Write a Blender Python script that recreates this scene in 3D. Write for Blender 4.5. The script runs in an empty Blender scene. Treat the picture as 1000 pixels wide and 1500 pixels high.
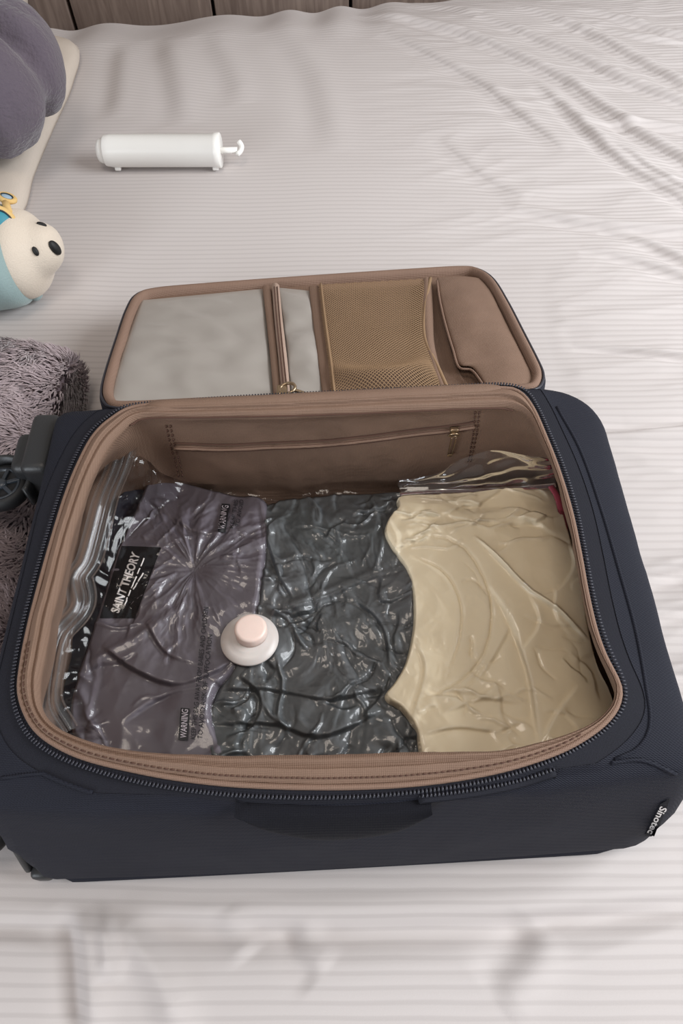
import bpy, bmesh, math, random
import numpy as np
from mathutils import Vector, Matrix
from mathutils.bvhtree import BVHTree

random.seed(7)
rng = np.random.default_rng(7)
SC = bpy.context.scene
COL = SC.collection

# ------------------------------------------------------------------ camera
FPX = 1050.0            # focal length in pixels of the 1000x1500 frame
PITCH = 57.5            # degrees below the horizon
ROLL = -1.7
CAMZ = 0.76             # height above the bed
cam_d = bpy.data.cameras.new('camera')
cam_d.sensor_fit = 'AUTO'
cam_d.sensor_width = 36.0
cam_d.lens = FPX / 1500.0 * 36.0
cam_d.clip_start = 0.02
cam = bpy.data.objects.new('camera', cam_d)
COL.objects.link(cam)
CAM_ROT = Matrix.Rotation(math.radians(90 - PITCH), 3, 'X') @ Matrix.Rotation(math.radians(ROLL), 3, 'Z')
cam.matrix_world = Matrix.Translation((0, 0, CAMZ)) @ CAM_ROT.to_4x4()
SC.camera = cam

# ------------------------------------------------------------------ light
SC.view_settings.view_transform = 'Standard'
SC.view_settings.look = 'None'
SC.view_settings.exposure = 0.0
SC.view_settings.gamma = 1.0
SC.view_settings.use_curve_mapping = False
world = bpy.data.worlds.new('world')
SC.world = world
world.use_nodes = True
bg = world.node_tree.nodes['Background']
bg.inputs['Color'].default_value = (0.98, 0.93, 0.90, 1)
bg.inputs['Strength'].default_value = 0.31


def area_light(name, loc, target, size, size_y, power, color):
    d = bpy.data.lights.new(name, 'AREA')
    d.shape = 'RECTANGLE'
    d.size, d.size_y = size, size_y
    d.energy = power
    d.color = color
    o = bpy.data.objects.new(name, d)
    COL.objects.link(o)
    o.location = loc
    o.rotation_euler = (Vector(target) - Vector(loc)).to_track_quat('-Z', 'Y').to_euler()
    return o


area_light('window_daylight', (1.85, 0.35, 1.3), (0.1, 0.65, 0), 1.4, 1.2, 66, (0.93, 0.97, 1.0))
area_light('side_window_daylight', (-1.7, -1.5, 1.1), (-0.1, 0.2, 0), 1.0, 1.2, 33, (0.86, 0.93, 1.0))
area_light('overhead_fill', (-0.2, 0.2, 2.3), (0, 0.6, 0), 0.7, 0.7, 10, (1.0, 0.88, 0.76))  # added warm fill from above, brightens the inside of the case


# ------------------------------------------------------------------ helpers
def ray(px, py):
    return CAM_ROT @ Vector(((px - 500) / FPX, -(py - 750) / FPX, -1.0))


def P(px, py, z):
    """point at height z seen at a place of the frame"""
    d = ray(px, py)
    t = (z - CAMZ) / d.z
    return np.array([d.x * t, d.y * t, z])


def PP(pts, z):
    return np.array([P(a, b, z if not hasattr(z, '__len__') else z[i]) for i, (a, b) in enumerate(pts)])


def plane_hit(px, py, p0, n):
    d = ray(px, py)
    o = Vector((0, 0, CAMZ))
    t = (Vector(p0) - o).dot(Vector(n)) / d.dot(Vector(n))
    return np.array(o + d * t)


def crom(pts, n, closed=False):
    """Catmull-Rom through pts, n samples evenly along the length"""
    p = np.asarray(pts, float)
    m = len(p)
    if closed:
        q = np.vstack([p[-1], p, p[0], p[1]])
        segs = m
    else:
        q = np.vstack([2 * p[0] - p[1], p, 2 * p[-1] - p[-2]])
        segs = m - 1
    t = np.linspace(0, 1, 24, endpoint=False)[:, None]
    out = []
    for i in range(segs):
        a, b, c, d = q[i], q[i + 1], q[i + 2], q[i + 3]
        out.append(0.5 * ((2 * b) + (-a + c) * t + (2 * a - 5 * b + 4 * c - d) * t ** 2 + (-a + 3 * b - 3 * c + d) * t ** 3))
    out = np.vstack(out + [p[:1] if closed else p[-1:]])
    L = np.concatenate([[0], np.cumsum(np.linalg.norm(np.diff(out, axis=0), axis=1))])
    s = np.linspace(0, L[-1], n, endpoint=not closed)
    return np.stack([np.interp(s, L, out[:, k]) for k in range(out.shape[1])], 1)


def link(o, parent=None):
    COL.objects.link(o)
    if parent is not None:
        o.parent = parent
    return o


def root_loc(o):
    l = Vector((0, 0, 0))
    while o is not None:
        l += o.location
        o = o.parent
    return np.array(l)


def mesh_obj(name, verts, faces, mat, parent=None, smooth=True, loc=None, uv=None):
    """verts are world coordinates; the object keeps its origin at loc (or at its parent's)"""
    v = np.asarray(verts, float)
    off = root_loc(parent) if parent is not None else np.zeros(3)
    l = np.zeros(3)
    if loc is not None:
        l = np.asarray(loc, float) - off
    v = v - off - l
    me = bpy.data.meshes.new(name)
    if isinstance(faces, np.ndarray) and faces.ndim == 2:
        nf, k = faces.shape
        me.vertices.add(len(v))
        me.vertices.foreach_set('co', v.astype(np.float32).ravel())
        me.loops.add(nf * k)
        me.loops.foreach_set('vertex_index', faces.astype(np.int32).ravel())
        me.polygons.add(nf)
        me.polygons.foreach_set('loop_start', np.arange(0, nf * k, k, dtype=np.int32))
        me.update(calc_edges=True)
    else:
        me.from_pydata([tuple(a) for a in v], [], [tuple(int(i) for i in f) for f in faces])
        me.update()
    if smooth:
        me.polygons.foreach_set('use_smooth', np.ones(len(me.polygons), bool))
    if uv is not None:
        ul = me.uv_layers.new(name='fabric')
        idx = np.zeros(len(me.loops), np.int32)
        me.loops.foreach_get('vertex_index', idx)
        ul.data.foreach_set('uv', np.asarray(uv, np.float32)[idx].ravel())
    if mat is not None:
        me.materials.append(mat)
    o = bpy.data.objects.new(name, me)
    o.location = l
    return link(o, parent)


def empty(name, loc):
    o = bpy.data.objects.new(name, None)
    o.location = loc
    o.empty_display_size = 0.03
    return link(o)


def tag(o, label, cat, group=None, kind=None):
    o['label'] = label
    if cat:
        o['category'] = cat
    if group:
        o['group'] = group
    if kind:
        o['kind'] = kind
    return o


class MB:
    """collects pieces of one mesh"""

    def __init__(self):
        self.v, self.f, self.n = [], [], 0

    def add(self, v, f):
        v = np.asarray(v, float)
        self.v.append(v)
        self.f += [tuple(int(i) + self.n for i in q) for q in f]
        self.n += len(v)
        return self

    def build(self, name, mat, parent=None, smooth=True, loc=None):
        return mesh_obj(name, np.vstack(self.v), self.f, mat, parent, smooth, loc)


def grid_faces(a, b, wrap=False):
    """faces of a rows x b columns vertex grid; wrap joins the last column to the first"""
    i = np.arange(a - 1)[:, None]
    j = np.arange(b if wrap else b - 1)[None, :]
    j2 = (j + 1) % b
    return np.stack([i * b + j, i * b + j2, (i + 1) * b + j2, (i + 1) * b + j], -1).reshape(-1, 4)


def tube(path, r, sides=8, closed=False, flat=1.0):
    p = np.asarray(path, float)
    n = len(p)
    if closed:
        tan = np.roll(p, -1, 0) - np.roll(p, 1, 0)
    else:
        tan = np.gradient(p, axis=0)
    tan /= np.linalg.norm(tan, axis=1)[:, None] + 1e-12
    up = np.array([0, 0, 1.0])
    s = np.cross(tan, up)
    bad = np.linalg.norm(s, axis=1) < 1e-4
    s[bad] = np.array([1, 0, 0])
    s /= np.linalg.norm(s, axis=1)[:, None]
    u = np.cross(s, tan)
    r = np.broadcast_to(np.asarray(r, float), (n,))
    a = np.linspace(0, 2 * math.pi, sides, endpoint=False)
    v = p[:, None, :] + r[:, None, None] * (np.cos(a)[None, :, None] * s[:, None, :] + flat * np.sin(a)[None, :, None] * u[:, None, :])
    v = v.reshape(-1, 3)
    f = [tuple(q) for q in grid_faces(n, sides, True)]
    if closed:
        base = (n - 1) * sides
        f += [(base + j, base + (j + 1) % sides, (j + 1) % sides, j) for j in range(sides)]
    else:
        f += [tuple(range(sides))[::-1], tuple((n - 1) * sides + j for j in range(sides))]
    return v, f


def lathe(profile, segs=48, center=(0, 0, 0), axis=(0, 0, 1)):
    """profile of (radius, height); closed at both ends when the radius reaches zero"""
    a = np.linspace(0, 2 * math.pi, segs, endpoint=False)
    pr = np.asarray(profile, float)
    v = np.stack([pr[:, 0:1] * np.cos(a), pr[:, 0:1] * np.sin(a), np.repeat(pr[:, 1:2], segs, 1)], -1).reshape(-1, 3)
    q = Vector((0, 0, 1)).rotation_difference(Vector(axis)).to_matrix()
    v = v @ np.array(q).T + np.asarray(center, float)
    f = [tuple(x) for x in grid_faces(len(pr), segs, True)]
    f.append(tuple(range(segs))[::-1])
    f.append(tuple((len(pr) - 1) * segs + j for j in range(segs)))
    return v, f


def rbox(center, size, bevel=0.004, rot=None, seg=3):
    """box with rounded edges"""
    bm = bmesh.new()
    bmesh.ops.create_cube(bm, size=1.0)
    for v in bm.verts:
        v.co = Vector((v.co.x * size[0], v.co.y * size[1], v.co.z * size[2]))
    if bevel:
        bmesh.ops.bevel(bm, geom=list(bm.edges), offset=bevel, segments=seg, profile=0.5, affect='EDGES')
    if rot is not None:
        bmesh.ops.transform(bm, matrix=rot.to_4x4(), verts=bm.verts)
    bm.verts.index_update()
    v = np.array([list(x.co) for x in bm.verts]) + np.asarray(center, float)
    f = [tuple(x.index for x in q.verts) for q in bm.faces]
    bm.free()
    return v, f


# ---- vector noise
_perm = rng.permutation(512)
_perm = np.concatenate([_perm, _perm])
_grad = np.stack([np.cos(np.linspace(0, 2 * math.pi, 64, endpoint=False)), np.sin(np.linspace(0, 2 * math.pi, 64, endpoint=False))], 1)


def noise2(x, y, seed=0):
    x = np.asarray(x, float) + seed * 17.13
    y = np.asarray(y, float) + seed * 9.71
    xi, yi = np.floor(x).astype(int), np.floor(y).astype(int)
    xf, yf = x - xi, y - yi
    u, v = xf * xf * xf * (xf * (xf * 6 - 15) + 10), yf * yf * yf * (yf * (yf * 6 - 15) + 10)

    def g(i, j, dx, dy):
        h = _perm[(_perm[i & 511] + j) & 511] % 64
        return _grad[h, 0] * dx + _grad[h, 1] * dy
    a = g(xi, yi, xf, yf)
    b = g(xi + 1, yi, xf - 1, yf)
    c = g(xi, yi + 1, xf, yf - 1)
    d = g(xi + 1, yi + 1, xf - 1, yf - 1)
    return (a + u * (b - a)) * (1 - v) + (c + u * (d - c)) * v


def ridged(x, y, f, octaves=3, seed=0, warp=0.0):
    x, y = np.asarray(x) * f, np.asarray(y) * f
    if warp:
        wx, wy = noise2(x * .7, y * .7, seed + 31), noise2(x * .7, y * .7, seed + 57)
        x, y = x + warp * wx, y + warp * wy
    h, a = 0, 1.0
    for o in range(octaves):
        h = h + a * (1 - np.minimum(1, np.abs(noise2(x, y, seed + o)) * 2.2))
        x, y, a = x * 2.03, y * 2.03, a * 0.5
    return h


def fbm(x, y, f, octaves=3, seed=0):
    h, a = 0, 1.0
    for o in range(octaves):
        h = h + a * noise2(np.asarray(x) * f, np.asarray(y) * f, seed + o)
        f, a = f * 2.1, a * 0.5
    return h


def crumple(X, Y, n, seed, warp=.006, box=(-.32, .28, .08, .52)):
    """paper-like facets meeting in sharp creases"""
    g = np.random.default_rng(seed)
    pts = np.stack([g.uniform(box[0], box[1], n), g.uniform(box[2], box[3], n)], 1)
    lift = g.uniform(0, .5, n)
    sp = math.sqrt((box[1] - box[0]) * (box[3] - box[2]) / n)
    x = X + warp * noise2(X * 22, Y * 22, seed)
    y = Y + warp * noise2(X * 22, Y * 22, seed + 3)
    best = np.full(X.shape, 1e9)
    for (a, b), l in zip(pts, lift):
        best = np.minimum(best, np.hypot(x - a, y - b) / sp + l)
    return best


def line_dist(X, Y, poly):
    """unsigned distance, signed side and place (0..1) along an open polyline"""
    best = np.full(X.shape, 1e9)
    side = np.zeros(X.shape)
    along = np.zeros(X.shape)
    n = len(poly) - 1
    for i in range(n):
        a, b = poly[i][:2], poly[i + 1][:2]
        d = b - a
        L2 = d @ d + 1e-12
        t = np.clip(((X - a[0]) * d[0] + (Y - a[1]) * d[1]) / L2, 0, 1)
        dx, dy = X - a[0] - t * d[0], Y - a[1] - t * d[1]
        dist = np.hypot(dx, dy)
        m = dist < best
        best = np.where(m, dist, best)
        side = np.where(m, np.sign(d[0] * dy - d[1] * dx), side)
        along = np.where(m, (i + t) / n, along)
    return best, side, along


def fold_height(X, Y, pts, z, A, w, kind='fold', n=14):
    """height of a crease that follows pts (frame places dropped onto height z)"""
    return fold_along(X, Y, crom(PP(pts, z)[:, :2], n), A, w, kind)


def fold_along(X, Y, poly, A, w, kind='fold'):
    lo, hi = poly.min(0) - 4 * w, poly.max(0) + 4 * w
    m = (X > lo[0]) & (X < hi[0]) & (Y > lo[1]) & (Y < hi[1])
    out = np.zeros(X.shape)
    if not m.any():
        return out
    d, s, t = line_dist(X[m], Y[m], poly)
    end = np.clip(np.minimum(t, 1 - t) * 5, 0, 1) ** 0.7
    if kind == 'fold':
        q = s * d / w
        h = A * 1.6 * q * np.exp(-q * q)
    elif kind == 'ridge':
        h = A * np.exp(-(d / w) ** 2)
    elif kind == 'crease':
        h = -A * np.exp(-d / w)
    elif kind == 'lap':
        h = A * s * np.exp(-d / (1.3 * w)) * (1 - np.exp(-(d / .0009) ** 2))
    elif kind == 'step':
        q = s * d / w
        h = A * np.tanh(q) * np.exp(-(d / (4 * w)) ** 2)
    out[m] = h * end
    return out


def random_creases(X, Y, seed, n, box, length, A, w, angle=None, spread=1.6, kinds=('lap', 'ridge', 'lap', 'crease'), mask=None):
    """many short crisp creases in random places"""
    g = np.random.default_rng(seed)
    z = np.zeros(X.shape)
    for i in range(n):
        c = np.array([g.uniform(box[0], box[1]), g.uniform(box[2], box[3])])
        k = 1.0 if mask is None else mask(c)
        a = g.normal(angle, spread) if angle is not None else g.uniform(0, math.pi)
        L = length * g.uniform(.4, 1.3)
        bend = g.normal(0, .5)
        t = np.linspace(-.5, .5, 7)
        aa = a + bend * t + .35 * np.sin(t * 7 + g.uniform(0, 6))
        st = np.stack([np.cos(aa), np.sin(aa)], 1) * L / 6
        p = c + np.cumsum(st, 0) - st.sum(0) / 2
        kd = kinds[i % len(kinds)]
        sz = g.uniform(.4, 1.0)
        sgn = g.choice([-1, 1]) if kd == 'lap' else 1
        z += fold_along(X, Y, p, A * sz * k * sgn * (.8 if kd == 'lap' else 1), w * (1.0 if kd == 'lap' else .35), kd)
    return z


def poly_sd(X, Y, poly):
    """signed distance to a closed polygon, positive inside"""
    p = np.vstack([poly, poly[:1]])[:, :2]
    d, _, _ = line_dist(X, Y, p)
    inside = np.zeros(X.shape, bool)
    for i in range(len(p) - 1):
        a, b = p[i], p[i + 1]
        c = ((a[1] > Y) != (b[1] > Y))
        with np.errstate(divide='ignore', invalid='ignore'):
            xi = (b[0] - a[0]) * (Y - a[1]) / (b[1] - a[1] + 1e-15) + a[0]
        inside ^= c & (X < xi)
    return np.where(inside, d, -d)


def smoothstep(a, b, x):
    t = np.clip((x - a) / (b - a), 0, 1)
    return t * t * (3 - 2 * t)


# ------------------------------------------------------------------ materials
def srgb(r, g, b):
    def c(u):
        u /= 255.0
        return u / 12.92 if u <= 0.04045 else ((u + 0.055) / 1.055) ** 2.4
    return (c(r), c(g), c(b), 1.0)


def new_mat(name):
    m = bpy.data.materials.new(name)
    m.use_nodes = True
    nt = m.node_tree
    return m, nt, nt.nodes['Principled BSDF'], nt.nodes['Material Output']


def node(nt, kind, **inp):
    n = nt.nodes.new(kind)
    for k, v in inp.items():
        n.inputs[k.replace('_', ' ')].default_value = v
    return n


def cloth_mat(name, col, col2=None, rough=0.85, var_scale=18, weave=900, weave_str=0.25, sheen=0.0, spec=0.3, lump=0.0, lump_scale=60, twill=False, crease=False):
    m, nt, b, out = new_mat(name)
    tc = nt.nodes.new('ShaderNodeTexCoord')
    nz = node(nt, 'ShaderNodeTexNoise', Scale=var_scale, Detail=5.0)
    nt.links.new(tc.outputs['Object'], nz.inputs['Vector'])
    mix = nt.nodes.new('ShaderNodeMix')
    mix.data_type = 'RGBA'
    mix.inputs['A'].default_value = col
    mix.inputs['B'].default_value = col2 or tuple(list(np.array(col[:3]) * 0.8) + [1])
    nt.links.new(nz.outputs['Fac'], mix.inputs['Factor'])
    nt.links.new(mix.outputs['Result'], b.inputs['Base Color'])
    b.inputs['Roughness'].default_value = rough
    b.inputs['Specular IOR Level'].default_value = spec
    b.inputs['Sheen Weight'].default_value = sheen
    nrm = None
    if weave:
        w = node(nt, 'ShaderNodeTexWave', Scale=weave / 6.28, Distortion=0.6, Detail=1.0)
        w.bands_direction = 'DIAGONAL' if twill else 'X'
        w2 = node(nt, 'ShaderNodeTexWave', Scale=weave / 6.28, Distortion=0.6, Detail=1.0)
        w2.bands_direction = 'Y'
        for q in (w, w2):
            nt.links.new(tc.outputs['Object'], q.inputs['Vector'])
        add = nt.nodes.new('ShaderNodeMath')
        add.operation = 'ADD'
        nt.links.new(w.outputs['Fac'], add.inputs[0])
        nt.links.new(w2.outputs['Fac'], add.inputs[1])
        bp = node(nt, 'ShaderNodeBump', Strength=weave_str, Distance=0.0006)
        nt.links.new(add.outputs[0], bp.inputs['Height'])
        nrm = bp
    if lump:
        n2 = node(nt, 'ShaderNodeTexNoise', Scale=lump_scale, Detail=4.0)
        if crease:
            n2.noise_type = 'RIDGED_MULTIFRACTAL'
            n2.inputs['Distortion'].default_value = .6
        nt.links.new(tc.outputs['Object'], n2.inputs['Vector'])
        bp2 = node(nt, 'ShaderNodeBump', Strength=lump, Distance=0.004)
        nt.links.new(n2.outputs['Fac'], bp2.inputs['Height'])
        if nrm:
            nt.links.new(nrm.outputs['Normal'], bp2.inputs['Normal'])
        nrm = bp2
    if nrm:
        nt.links.new(nrm.outputs['Normal'], b.inputs['Normal'])
    return m


def plain_mat(name, col, rough=0.5, metal=0.0, spec=0.5, lump=0.0, lump_scale=80, sss=0.0, coat=0.0):
    m, nt, b, out = new_mat(name)
    tc = nt.nodes.new('ShaderNodeTexCoord')
    nz = node(nt, 'ShaderNodeTexNoise', Scale=lump_scale, Detail=3.0)
    nt.links.new(tc.outputs['Object'], nz.inputs['Vector'])
    mix = nt.nodes.new('ShaderNodeMix')
    mix.data_type = 'RGBA'
    mix.inputs['A'].default_value = col
    mix.inputs['B'].default_value = tuple(list(np.array(col[:3]) * 0.9) + [1])
    nt.links.new(nz.outputs['Fac'], mix.inputs['Factor'])
    nt.links.new(mix.outputs['Result'], b.inputs['Base Color'])
    b.inputs['Roughness'].default_value = rough
    b.inputs['Metallic'].default_value = metal
    b.inputs['Specular IOR Level'].default_value = spec
    b.inputs['Coat Weight'].default_value = coat
    if sss:
        b.inputs['Subsurface Weight'].default_value = sss
        b.inputs['Subsurface Radius'].default_value = (0.01, 0.006, 0.005)
        b.inputs['Subsurface Scale'].default_value = 0.5
    if lump:
        bp = node(nt, 'ShaderNodeBump', Strength=lump, Distance=0.002)
        nt.links.new(nz.outputs['Fac'], bp.inputs['Height'])
        nt.links.new(bp.outputs['Normal'], b.inputs['Normal'])
    return m


def film_mat(name, tint=(0.97, 0.975, 0.985, 1), rough=0.10, strength=0.5, scale=70, gain=1.3, base=0.03, milk=0.0):
    """thin clear plastic: lets light through and mirrors at grazing angles"""
    m, nt, b, out = new_mat(name)
    nt.nodes.remove(b)
    tc = nt.nodes.new('ShaderNodeTexCoord')
    nz = node(nt, 'ShaderNodeTexNoise', Scale=scale, Detail=4.0, Distortion=0.8)
    nz.noise_type = 'RIDGED_MULTIFRACTAL'
    nt.links.new(tc.outputs['Object'], nz.inputs['Vector'])
    bp = node(nt, 'ShaderNodeBump', Strength=strength, Distance=0.002)
    nt.links.new(nz.outputs['Fac'], bp.inputs['Height'])
    tr = node(nt, 'ShaderNodeBsdfTransparent', Color=tint)
    gl = node(nt, 'ShaderNodeBsdfGlossy', Color=(1, 1, 1, 1), Roughness=rough)
    nt.links.new(bp.outputs['Normal'], gl.inputs['Normal'])
    fr = node(nt, 'ShaderNodeFresnel', IOR=1.5)
    nt.links.new(bp.outputs['Normal'], fr.inputs['Normal'])
    mu = nt.nodes.new('ShaderNodeMath')
    mu.operation = 'MULTIPLY_ADD'
    mu.use_clamp = True
    nt.links.new(fr.outputs[0], mu.inputs[0])
    mu.inputs[1].default_value = gain
    mu.inputs[2].default_value = base
    mx = nt.nodes.new('ShaderNodeMixShader')
    nt.links.new(mu.outputs[0], mx.inputs['Fac'])
    src = tr
    if milk:
        df = node(nt, 'ShaderNodeBsdfDiffuse', Color=(0.8, 0.79, 0.78, 1))
        m2 = node(nt, 'ShaderNodeMixShader', Fac=milk)
        nt.links.new(tr.outputs[0], m2.inputs[1])
        nt.links.new(df.outputs[0], m2.inputs[2])
        src = m2
    nt.links.new(src.outputs[0], mx.inputs[1])
    nt.links.new(gl.outputs[0], mx.inputs[2])
    nt.links.new(mx.outputs[0], out.inputs['Surface'])
    return m


def sheet_mat():
    """woven sheet, tone-on-tone stripes that follow the fabric coordinates"""
    m, nt, b, out = new_mat('striped_sheet')
    uv = nt.nodes.new('ShaderNodeUVMap')
    uv.uv_map = 'fabric'
    sep = nt.nodes.new('ShaderNodeSeparateXYZ')
    nt.links.new(uv.outputs[0], sep.inputs[0])
    mul = nt.nodes.new('ShaderNodeMath')
    mul.operation = 'MULTIPLY'
    mul.inputs[1].default_value = 2 * math.pi / 0.0111
    nt.links.new(sep.outputs['Y'], mul.inputs[0])
    sn = nt.nodes.new('ShaderNodeMath')
    sn.operation = 'SINE'
    nt.links.new(mul.outputs[0], sn.inputs[0])
    rp = nt.nodes.new('ShaderNodeValToRGB')
    rp.color_ramp.elements[0].position = 0.08
    rp.color_ramp.elements[0].color = srgb(191, 184, 182)
    rp.color_ramp.elements[1].position = 0.40
    rp.color_ramp.elements[1].color = srgb(200, 193, 191)
    half = nt.nodes.new('ShaderNodeMath')
    half.operation = 'MULTIPLY_ADD'
    half.inputs[1].default_value = 0.5
    half.inputs[2].default_value = 0.5
    nt.links.new(sn.outputs[0], half.inputs[0])
    nt.links.new(half.outputs[0], rp.inputs['Fac'])
    nt.links.new(rp.outputs['Color'], b.inputs['Base Color'])
    b.inputs['Roughness'].default_value = 0.8
    b.inputs['Specular IOR Level'].default_value = 0.2
    tc = nt.nodes.new('ShaderNodeTexCoord')
    nz = node(nt, 'ShaderNodeTexNoise', Scale=900.0, Detail=2.0)
    nt.links.new(tc.outputs['Object'], nz.inputs['Vector'])
    bp = node(nt, 'ShaderNodeBump', Strength=0.12, Distance=0.001)
    nt.links.new(nz.outputs['Fac'], bp.inputs['Height'])
    nt.links.new(bp.outputs['Normal'], b.inputs['Normal'])
    return m


def wood_mat(name):
    m, nt, b, out = new_mat(name)
    tc = nt.nodes.new('ShaderNodeTexCoord')
    mp = nt.nodes.new('ShaderNodeMapping')
    mp.inputs['Scale'].default_value = (14, 14, 1.2)
    nt.links.new(tc.outputs['Object'], mp.inputs['Vector'])
    nz = node(nt, 'ShaderNodeTexNoise', Scale=6.0, Detail=8.0, Distortion=0.8)
    nt.links.new(mp.outputs[0], nz.inputs['Vector'])
    rp = nt.nodes.new('ShaderNodeValToRGB')
    rp.color_ramp.elements[0].position = 0.3
    rp.color_ramp.elements[0].color = srgb(104, 88, 80)
    rp.color_ramp.elements[1].position = 0.7
    rp.color_ramp.elements[1].color = srgb(134, 117, 107)
    nt.links.new(nz.outputs['Fac'], rp.inputs['Fac'])
    nt.links.new(rp.outputs['Color'], b.inputs['Base Color'])
    b.inputs['Roughness'].default_value = 0.55
    return m


M = {
    'sheet': sheet_mat(),
    'wood': wood_mat('headboard_wood'),
    'navy': cloth_mat('navy_polyester', srgb(33, 35, 46), srgb(27, 28, 38), rough=0.75, weave=1500, weave_str=0.5, spec=0.25, twill=True),
    'navy_tape': cloth_mat('navy_zipper_tape', srgb(30, 31, 41), srgb(24, 24, 32), rough=0.8, weave=1800, weave_str=0.4),
    'black_cloth': cloth_mat('black_webbing', srgb(18, 18, 27), srgb(14, 14, 22), rough=0.9, weave=1600, weave_str=0.4),
    'teeth': plain_mat('zipper_teeth_plastic', srgb(44, 44, 54), rough=0.45),
    'brown': cloth_mat('brown_lining', srgb(132, 106, 90), srgb(119, 95, 80), rough=0.7, weave=1400, weave_str=0.35, spec=0.35, lump=0.25, lump_scale=40),
    'brown_pipe': cloth_mat('brown_piping', srgb(138, 112, 97), srgb(127, 102, 88), rough=0.75, weave=1500, weave_str=0.4),
    'brown_dark': cloth_mat('brown_stitching', srgb(92, 66, 56), rough=0.85, weave=0),
    'net': cloth_mat('brown_net', srgb(152, 124, 96), srgb(136, 110, 84), rough=0.8, weave=0),
    'grey_vinyl': plain_mat('grey_vinyl', srgb(166, 160, 154), rough=0.36, lump=0.15, lump_scale=25, coat=0.15),
    'brass': plain_mat('dull_brass', srgb(168, 146, 120), rough=0.3, metal=0.9),
    'beige_tape': cloth_mat('beige_zipper_tape', srgb(172, 150, 136), srgb(150, 126, 112), rough=0.75, weave=1600),
    'plastic': plain_mat('black_plastic', srgb(44, 45, 47), rough=0.42, lump=0.1, lump_scale=600),
    'tyre': plain_mat('black_rubber', srgb(26, 27, 30), rough=0.6),
    'hub': plain_mat('dark_grey_plastic', srgb(52, 58, 66), rough=0.35),
    'white': plain_mat('white_plastic', srgb(246, 244, 240), rough=0.35, lump_scale=10),
    'valve': plain_mat('translucent_white_plastic', srgb(214, 206, 202), rough=0.35, sss=0.2),
    'valve_cap': plain_mat('pale_pink_plastic', srgb(238, 214, 204), rough=0.4, sss=0.2),
    'film': film_mat('clear_film', rough=0.12, strength=0.22, scale=60, gain=0.75, base=0.0),
    'film_flap': film_mat('clear_film_slack', rough=0.07, strength=0.5, scale=35, gain=1.1, base=0.01, milk=0.03),
    'seal': film_mat('clear_seal', tint=(0.80, 0.81, 0.83, 1), rough=0.16, strength=0.1, gain=0.45, base=0.02, milk=0.05),
    'red_seal': plain_mat('red_seal_plastic', srgb(150, 60, 74), rough=0.35),
    'gap_garment': cloth_mat('dark_gap_cloth', srgb(52, 52, 66), srgb(40, 40, 54), rough=0.6, weave=0, spec=0.4),  # dark tone for the added garment in the left gap
    'print': plain_mat('dark_ink', srgb(18, 16, 20), rough=0.6),
    'white_ink': plain_mat('white_ink', srgb(228, 222, 220), rough=0.6),
    'purple': cloth_mat('purple_grey_satin', srgb(116, 108, 114), srgb(98, 91, 99), rough=0.5, weave=0, spec=0.5, var_scale=9, lump=.18, lump_scale=22, crease=True),
    'green': cloth_mat('dark_slate_cloth', srgb(104, 103, 105), srgb(78, 84, 84), rough=0.5, weave=0, spec=0.5, var_scale=14, lump=.55, lump_scale=30, crease=True),
    'cream': cloth_mat('cream_cloth', srgb(246, 234, 208), srgb(240, 226, 198), rough=0.65, weave=0, spec=0.3, var_scale=8, lump=.1, lump_scale=18, crease=True),
    'label_black': cloth_mat('black_label', srgb(20, 19, 24), rough=0.7, weave=1800, weave_str=0.3),
    'fur': cloth_mat('mauve_fur', srgb(186, 170, 172), srgb(146, 131, 136), rough=0.95, weave=0, sheen=0.3, var_scale=60),
    'fur_base': cloth_mat('mauve_pile', srgb(130, 115, 120), srgb(112, 98, 104), rough=0.95, weave=0, lump=0.6, lump_scale=120),
    'grey_plush': cloth_mat('grey_plush', srgb(104, 94, 104), srgb(84, 76, 87), rough=0.95, weave=0, sheen=0.3, lump=0.9, lump_scale=160),
    'cream_pillow': cloth_mat('cream_cotton', srgb(206, 194, 182), srgb(196, 184, 172), rough=0.85, weave=1200, weave_str=0.2, lump=0.15),
    'bear': cloth_mat('cream_plush', srgb(220, 207, 192), srgb(208, 194, 178), rough=0.95, weave=0, sheen=0.2, lump=0.3, lump_scale=500),
    'teal': cloth_mat('teal_plush', srgb(152, 173, 172), srgb(136, 157, 158), rough=0.95, weave=0, sheen=0.3, lump=0.3, lump_scale=500),
    'bear_black': plain_mat('black_felt', srgb(14, 12, 12), rough=0.6),
    'yellow': cloth_mat('mustard_felt', srgb(228, 192, 128), rough=0.9, weave=0),
    'lens_blue': plain_mat('teal_lens', srgb(46, 134, 152), rough=0.5),
    'dark_trim': plain_mat('dark_teal_thread', srgb(40, 52, 58), rough=0.7),
    'lens_pale': plain_mat('pale_blue_lens', srgb(170, 195, 214), rough=0.5),
    'wall': plain_mat('wall_paint', srgb(196, 188, 180), rough=0.9),
    'floor': plain_mat('floor_laminate', srgb(140, 116, 96), rough=0.6),
}


# ------------------------------------------------------------------ setting
def setting():
    v, f = rbox((0, 0.6, -0.56), (5.0, 5.0, 0.04), 0)
    o = mesh_obj('floor', v, f, M['floor'], smooth=False, loc=(0, 0.6, -0.56))
    o['kind'] = 'structure'
    v, f = rbox((0, 2.06, 0.67), (5.0, 0.06, 2.5), 0)
    v[:, 1] += FAR_SKEW * (v[:, 0] + .57)
    o = mesh_obj('wall_back', v, f, M['wall'], smooth=False, loc=(0, 2.06, 0.67))
    o['kind'] = 'structure'


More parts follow.
